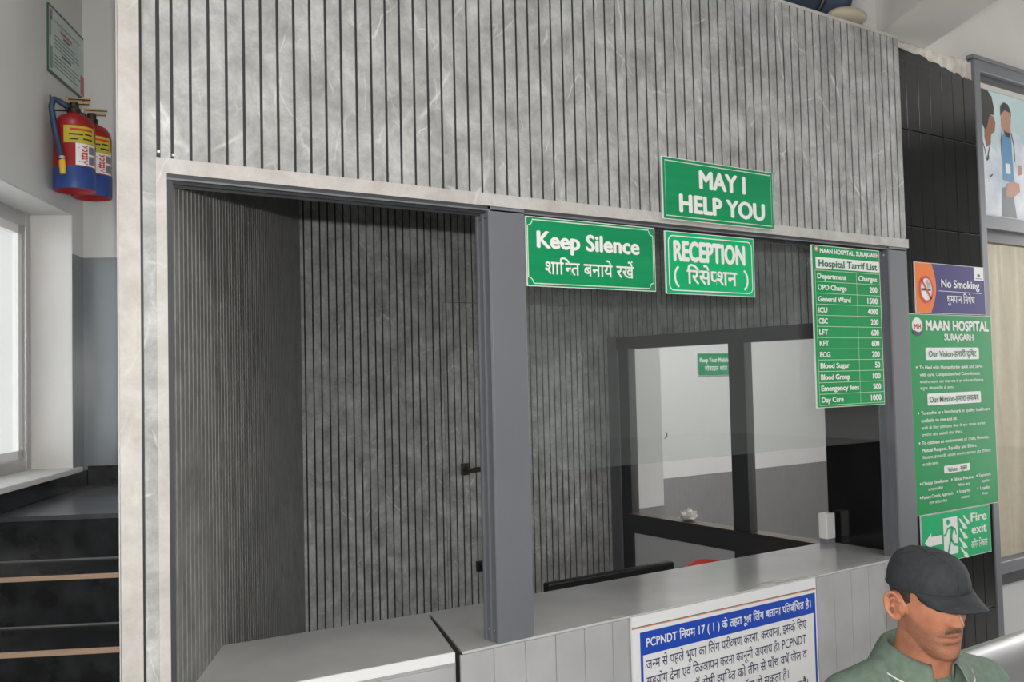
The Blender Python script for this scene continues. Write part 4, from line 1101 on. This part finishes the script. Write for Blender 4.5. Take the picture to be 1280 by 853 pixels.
# ears
for sg in (1, -1):
    c0 = Vector((sg*.0735, -.012, -.006))
    def E(a, r, lift=0.0):  # ear plane: tilted back, standing a little off the skull
        ly, lz = -r*cos(a)*.62, r*sin(a)
        ly += -.18*lz*-1*-1
        out = .004+.012*max(0, -ly/.02+.2)
        return c0+Vector((sg*(out+lift), ly, lz))
    rim = [E(R(-60+k*12), .0325-.004*max(0, (k-18))/4, .003) for k in range(-2, 26)]
    rim = [E(R(-100+255*k/26), .031, .0065) for k in range(27)]
    body.tube(rim, [.0046]*27, 10)
    body.ball(c0+Vector((sg*.0022, -.004, .0)), (.0078, .0310, .0350), 16, 10)
    body.ball(c0+Vector((sg*.0035, -.011, -.004)), (.0055, .013, .024), 14, 9)
    body.ball(c0+Vector((sg*.006, .006, -.027)), (.006, .0085, .011), 12, 8)     # lobe
    body.tube([E(R(-25+140*k/12), .0175, .0055) for k in range(13)], .0034, 8)
    body.ball(c0+Vector((sg*.006, .0145, -.004)), (.005, .005, .008), 10, 8)     # tragus
nv_head_end = len(body.v)
# transform ears into head space
ear_start = NT*NZ
body.v[ear_start:] = [tuple(HM @ Vector(p)) for p in body.v[ear_start:]]
# neck and trunk
def ell(cx, cy, z, a, bb_, n=48, ex=2.3):
    P = []
    for k in range(n):
        t = 2*pi*k/n; c, s = cos(t), sin(t); den = (abs(c)**ex+abs(s)**ex)**(1/ex)
        P.append((cx+a*c/den, cy+bb_*s/den, z))
    return P
nb = HM @ Vector((0, -.006, -.060))
body.loft([ell(0, -.02, .93, .10, .075), ell(0, -.005, 1.0, .072, .066), ell(.0, .008, 1.04, .061, .062), ell(nb.x*.6, nb.y*.6+.004, 1.085, .056, .058), ell(nb.x, nb.y, 1.135, .052, .054)])
TR = [(.455, .155, .115, 0.0), (.50, .172, .125, 0.0), (.60, .165, .122, .0), (.70, .160, .118, -.008), (.80, .170, .118, -.016), (.88, .180, .115, -.02), (.94, .178, .100, -.02), (.985, .145, .078, -.018), (1.01, .09, .06, -.012)]
body.loft([ell(0, cy, z, a, c, ex=2.4) for z, a, c, cy in TR])
arms = {}
for sg in (1, -1):
    S = Vector((sg*.168, -.018, .945)); E_ = Vector((sg*.235, .04, .69)); W_ = Vector((sg*.135, .265, .655))
    arms[sg] = (S, E_, W_)
    body.tube([S, S.lerp(E_, .5), E_], [.055, .047, .040], 16); body.ball(S, .056, 16, 12); body.ball(E_, .041, 14, 10)
    body.tube([E_, E_.lerp(W_, .35), W_], [.040, .039, .026], 16)
    # hand resting on the thigh
    d = (W_-E_).normalized(); side = Vector((-sg, 0, 0)); side = (side-d*side.dot(d)).normalized(); up = d.cross(side)*sg
    if up.z < 0: up = -up
    pc = W_+d*.045+Vector((0, 0, -.008))
    body.tube([W_, W_+d*.03, W_+d*.085+Vector((0, 0, -.012))], [.026, .031, .036], 14)
    for k, (ox, ln) in enumerate(((-.030, .068), (-.010, .080), (.010, .075), (.029, .058))):
        b0 = W_+d*.075+side*ox*1.0+Vector((0, 0, -.012))
        body.tube([b0, b0+d*ln*.45+Vector((0, 0, -.004)), b0+d*ln*.75+Vector((0, 0, -.016)), b0+d*ln*.95+Vector((0, 0, -.034))], [.0095, .009, .008, .0065], 10)
    t0 = W_+d*.03-side*-.028
    body.tube([W_+d*.025+side*.024, W_+d*.06+side*.050+Vector((0, 0, -.010)), W_+d*.095+side*.056+Vector((0, 0, -.018))], [.013, .011, .008], 10)
for sg in (1, -1):
    hp, kn_, an = Vector((sg*.09, .02, .545)), Vector((sg*.125, .43, .54)), Vector((sg*.125, .44, .05))
    body.tube([hp, hp.lerp(kn_, .5), kn_], [.086, .077, .058], 18); body.ball(kn_, .059, 16, 12)
    body.tube([kn_, kn_.lerp(an, .35), an], [.056, .055, .036], 16)
    body.tube([an+Vector((0, -.04, -.045)), an+Vector((0, .08, -.055)), an+Vector((0, .17, -.062))], [.036, .036, .022], 14)
bo = body.build('body', MT['skin'], person, smooth=True)
def voxel(o, size, smooth_it=0):
    md = o.modifiers.new('rm', 'REMESH'); md.mode = 'VOXEL'; md.voxel_size = size; md.use_smooth_shade = True
    if smooth_it:
        ms = o.modifiers.new('sm', 'SMOOTH'); ms.iterations = smooth_it; ms.factor = 0.5
    dg_ = bpy.context.evaluated_depsgraph_get(); ev = o.evaluated_get(dg_)
    me = bpy.data.meshes.new_from_object(ev)
    o.modifiers.clear(); old = o.data; o.data = me; bpy.data.meshes.remove(old)
    for p in me.polygons: p.use_smooth = True
bo_me = voxel(bo, 0.0026, 1)
me = bo.data
st_at = me.attributes.new('stubble', 'FLOAT', 'POINT'); lp_at = me.attributes.new('lip', 'FLOAT', 'POINT')
HI = HM.inverted()
sv = [0.0]*len(me.vertices); lv = [0.0]*len(me.vertices)
for i, v in enumerate(me.vertices):
    q = HI @ v.co
    if -.13 < q.z < .03 and q.y > -.03 and abs(q.x) < .08:
        a = max(0, min(1, (-.030-q.z+max(0, (.06-q.y))*.45)/.02))
        if q.z > -.035 and q.y > .05: a = 0
        a *= max(0, min(1, (.012-q.z)/.02))
        mu = exp(-((q.z+.036)/.0065)**2)*exp(-(q.x/.024)**4) if q.y > .06 else 0
        sv[i] = min(1.6, a*.85+mu*1.5)
        if q.y > .07: lv[i] = .40*exp(-((q.z+.055)/.0075)**4)*exp(-(q.x/.0215)**4)
        sv[i] *= (1-min(1, lv[i]*1.5))*max(0, min(1, (q.y+.03)/.04))*max(0, min(1, (q.z+.13)/.03))
st_at.data.foreach_set('value', sv); lp_at.data.foreach_set('value', lv)

# short hair round the sides and back of the head, under the cap
hair = MB()
zs = [-.055+.012*k for k in range(10)]
def hfn(i, j):
    tdeg = 70+(290-70)*i/60; th = R(tdeg); v = j/12; ds = min(abs(tdeg-82), abs(tdeg-278))
    side = abs(cos(th)) if cos(th) < 0 else 0
    zlo = .014-.062*side**.6-.030*exp(-(ds/6.0)**2); z = zlo+(.062-zlo)*v
    return HM @ head_pt(th, z, 0.0028*min(1, v*4+.05))
hair.grid(61, 13, hfn); hair.build('hair', MT['hair'], person, smooth=True, solid=0.003, offset=0)
for sg in (1, -1):
    eb_ = MB()
    eb_.tube([HM @ (head_pt(atan2(1, 1)*0, .0, 0)*0+Vector((sg*x, .0925-1.9*(x-.012)**1.0*.18, .034+.12*(x-.01)-4.2*max(0, x-.035)**2*1.5))) for x in (.012, .02, .028, .036, .044, .05)], [.0025, .0035, .0035, .003, .0025, .001], 8)
    eb_.build('eyebrow', MT['hair'], person, smooth=True)

mo = MB()
def mfn(i, j):
    x = -.022+.044*i/24; v = j/6; dr = .004*(abs(x)/.027)**2
    zt, zb = -.0360-dr*1.2, -.0415-dr*1.4
    z = zt+(zb-zt)*v; th = atan2(x/.066, .9)
    for _ in range(6):
        q = head_pt(th, z, .0012, True); th += (x-q.x)/.09
    return HM @ (q+Vector((0, .0004*sin(pi*v), 0)))
mo.grid(25, 7, mfn); mo.build('moustache', MT['stubble'], person, smooth=True, solid=.0008, offset=0)
for sg in (1, -1):
    pts_ = []
    for k in range(9):
        ax = .0195+.0235*k/8; zz = .0125-.0035*sin(pi*k/8)+.002*k/8; th = atan2(ax/.066, .9)
        for _ in range(8):
            q = head_pt(th, zz, .0006, True); th += (ax-q.x)/.09
        pts_.append(HM @ Vector((sg*q.x, q.y, q.z)))
    ll = MB(); ll.tube(pts_, [.0006, .0011, .0013, .0014, .0014, .0014, .0013, .0011, .0006], 6); ll.build('eyelashes', MT['black_ink'], person, smooth=True)
# cap
cap = MB()
CZ = .038
def crown(th, v):
    # v 0 at band .. 1 at top
    f, bk, wd = .103, -.116, .0855
    y0 = -.010; a = v*pi/2
    rr = cos(a)**.5 if v < 1 else 0
    c, s = cos(th), sin(th)
    y = y0+((f-y0) if c > 0 else (y0-bk))*c*rr; x = wd*s*rr
    zb = CZ+(.012*c if c > 0 else .012*c)
    z = zb+(.120-zb)*sin(a)**.95
    return HM @ Vector((x, y, z))
cap.grid(72, 24, lambda i, j: crown(-2*pi*i/72, j/23), closed_u=True)
cap.build('cap', MT['cap'], person, smooth=True, solid=0.003)
cp = [o for o in person.children if o.name.startswith('cap')][0]
vis = MB()
def visor(i, j):
    a = (i/30*2-1); v = j/14; th = a*R(62)
    e = Vector((.0845*sin(th), -.010+.1135*cos(th), CZ+.006+.008*cos(th)))
    ln = .074*cos(a*pi/2*.96)**.6
    out = Vector((.02*sin(th), 1, 0)).normalized()
    arch = -.016*(e.x/.075)**2*v
    e.x *= 1-.10*v
    k = (ln/.074)**.5
    return HM @ (e+out*ln*v+Vector((0, 0, (-.004*v-.004*v*v+arch*2.0)*k)))
vis.grid(31, 15, visor); vis.build('visor', MT['cap'], cp, smooth=True, solid=0.004, offset=0)
bt_ = MB(); bt_.ball(HM @ Vector((0, -.010, .1205)), (.007, .007, .004), 14, 8); bt_.build('button', MT['cap'], cp, smooth=True)
seam = MB()
for th in (0, R(60), R(120), R(180), R(240), R(300)):
    seam.tube([crown(th, v/12)+Vector((0, 0, .0003)) for v in range(13)], .0011, 6)
seam.tube([crown(2*pi*k/60, 0.015)*1 for k in range(61)], .0012, 6)
seam.build('seams', MT['cap'], cp, smooth=True)

# polo shirt
sh = MB()
g = .016
sh.loft([ell(0, cy, z, a+g, c+g, ex=2.4) for z, a, c, cy in TR[1:7]]+[ell(0, -.018, .985, .150+g*.7, .080+g*.8), ell(0, -.014, 1.008, .108, .072), ell(0, -.008, 1.022, .078, .068)])
for sg in (1, -1):
    S, E_, W_ = arms[sg]
    sh.ball(S+Vector((sg*.002, 0, .0)), (.068, .066, .066), 20, 14)
    sh.tube([S, S.lerp(E_, .45), S.lerp(E_, .85)], [.067, .064, .066], 20)
    sh.tube([(sg*.055, -.015, 1.000), (sg*.115, -.018, .972), (sg*.168, -.018, .948)], [.050, .056, .064], 20)
so = sh.build('polo_shirt', MT['shirt'], person, smooth=True)
voxel(so, 0.006, 6)
# collar: stand + fold, open at the front
col = MB(); NCc = 60
def collar(i, j):
    a = R(24+(336-24)*i/(NCc-1))           # 0 = front (+y)
    ca, sa = cos(a), sin(a)
    fr = max(0, ca)                         # frontness
    dip = .030*fr**1.2
    prof = [(.000, -.006), (.0015, .018), (.003, .034), (.009, .039), (.016, .034), (.026, .018), (.037, -.004), (.043, -.014-.018*fr)]
    r, z = prof[j]
    rx, ry = .066+r, .064+r
    return (rx*sa, -.002+ry*ca+.012*fr, 1.026+z-dip+.010*max(0, -ca))
col.grid(NCc, 8, collar)
co = col.build('collar', MT['shirt'], so, smooth=True, solid=0.0028, offset=0)
stp = MB()
def cst(i0, i1, jv, lift=.0022):
    def fn(i, j):
        ii = i0+(i1-i0)*i/20
        p0, p1 = Vector(collar(ii, 6)), Vector(collar(ii, 7)); v = jv[0]+(jv[1]-jv[0])*j
        q = p0.lerp(p1, v); o = Vector((q.x, q.y+.002, 0)).normalized()
        return q+o*lift+Vector((0, 0, .0012))
    return fn
stp.grid(21, 2, cst(2, 57, (.22, .42))); stp.build('collar_stripe', MT['shirt_white'], so, smooth=True, solid=.0008)
pk = MB()
def pfn(i, j):
    x = -.016+.032*i/6; v = j/10; z = 1.004-.19*v
    f, _, _ = 0, 0, 0
    import bisect
    for (z0, a0, c0, y0), (z1, a1, c1, y1) in zip(TR, TR[1:]):
        if z0 <= z <= z1:
            t = (z-z0)/(z1-z0); yy = (c0+(c1-c0)*t)+(y0+(y1-y0)*t); break
    else: yy = .05
    return (x, yy+g+.005, z)
pk.grid(7, 11, pfn); pk.build('placket', MT['shirt'], so, smooth=True, solid=.002, offset=0)
for v in (0.06, .45, .85):
    q = pfn(3, v*10); q = (q[0], q[1]+.003, q[2])
    bq = MB(); bq.ball(q, (.005, .0022, .005), 14, 8); bq.build('button', MT['black_ink'], so, smooth=True)

wp = MB()
def wfn(i, j):
    x = -.165+.150*i/20; z = .905-.012*(i/20)-.10*j/8
    for (z0, a0, c0, y0), (z1, a1, c1, y1) in zip(TR, TR[1:]):
        if z0 <= z <= z1:
            t = (z-z0)/(z1-z0); aa = a0+(a1-a0)*t+g; yy = (c0+(c1-c0)*t)+g; yc = y0+(y1-y0)*t; break
    k = max(0, 1-abs(x/aa)**2.4)**(1/2.4)
    return (x, yc+yy*k+.004, z)
wp.grid(21, 9, wfn); wp.build('white_chest_panel', MT['shirt_white'], so, smooth=True, solid=.002, offset=0)
rm = MB(); q0 = [wfn(9, .2), wfn(11, .1), wfn(13, 1.2), wfn(12, 1.6), wfn(10, 1.0)]
rm.add([(x, y+.0025, z) for x, y, z in q0], [(0, 1, 2, 3, 4)]); rm.build('red_chest_mark', MT['red_ink'], so)
# trousers, shoes
trz = MB(); trz.loft([ell(0, 0, .46, .17, .13), ell(0, 0, .52, .186, .140), ell(0, 0, .60, .178, .135)])
for sg in (1, -1):
    hp, kn_, an = Vector((sg*.09, .02, .545)), Vector((sg*.125, .43, .54)), Vector((sg*.125, .44, .07))
    trz.tube([hp, hp.lerp(kn_, .5), kn_], [.098, .088, .072], 20); trz.ball(kn_, .072, 18, 12); trz.tube([kn_, kn_.lerp(an, .4), an], [.070, .066, .058], 18)
tz = trz.build('trousers', MT['trouser'], person, smooth=True); voxel(tz, .008, 4)
for sg in (1, -1):
    s_ = MB(); s_.ball((sg*.125, .50, .005), (.046, .145, .045), 24, 14); s_.ball((sg*.125, .43, .035), (.042, .06, .05), 18, 10)
    so2 = s_.build('shoe', MT['shoe'], person, smooth=True)
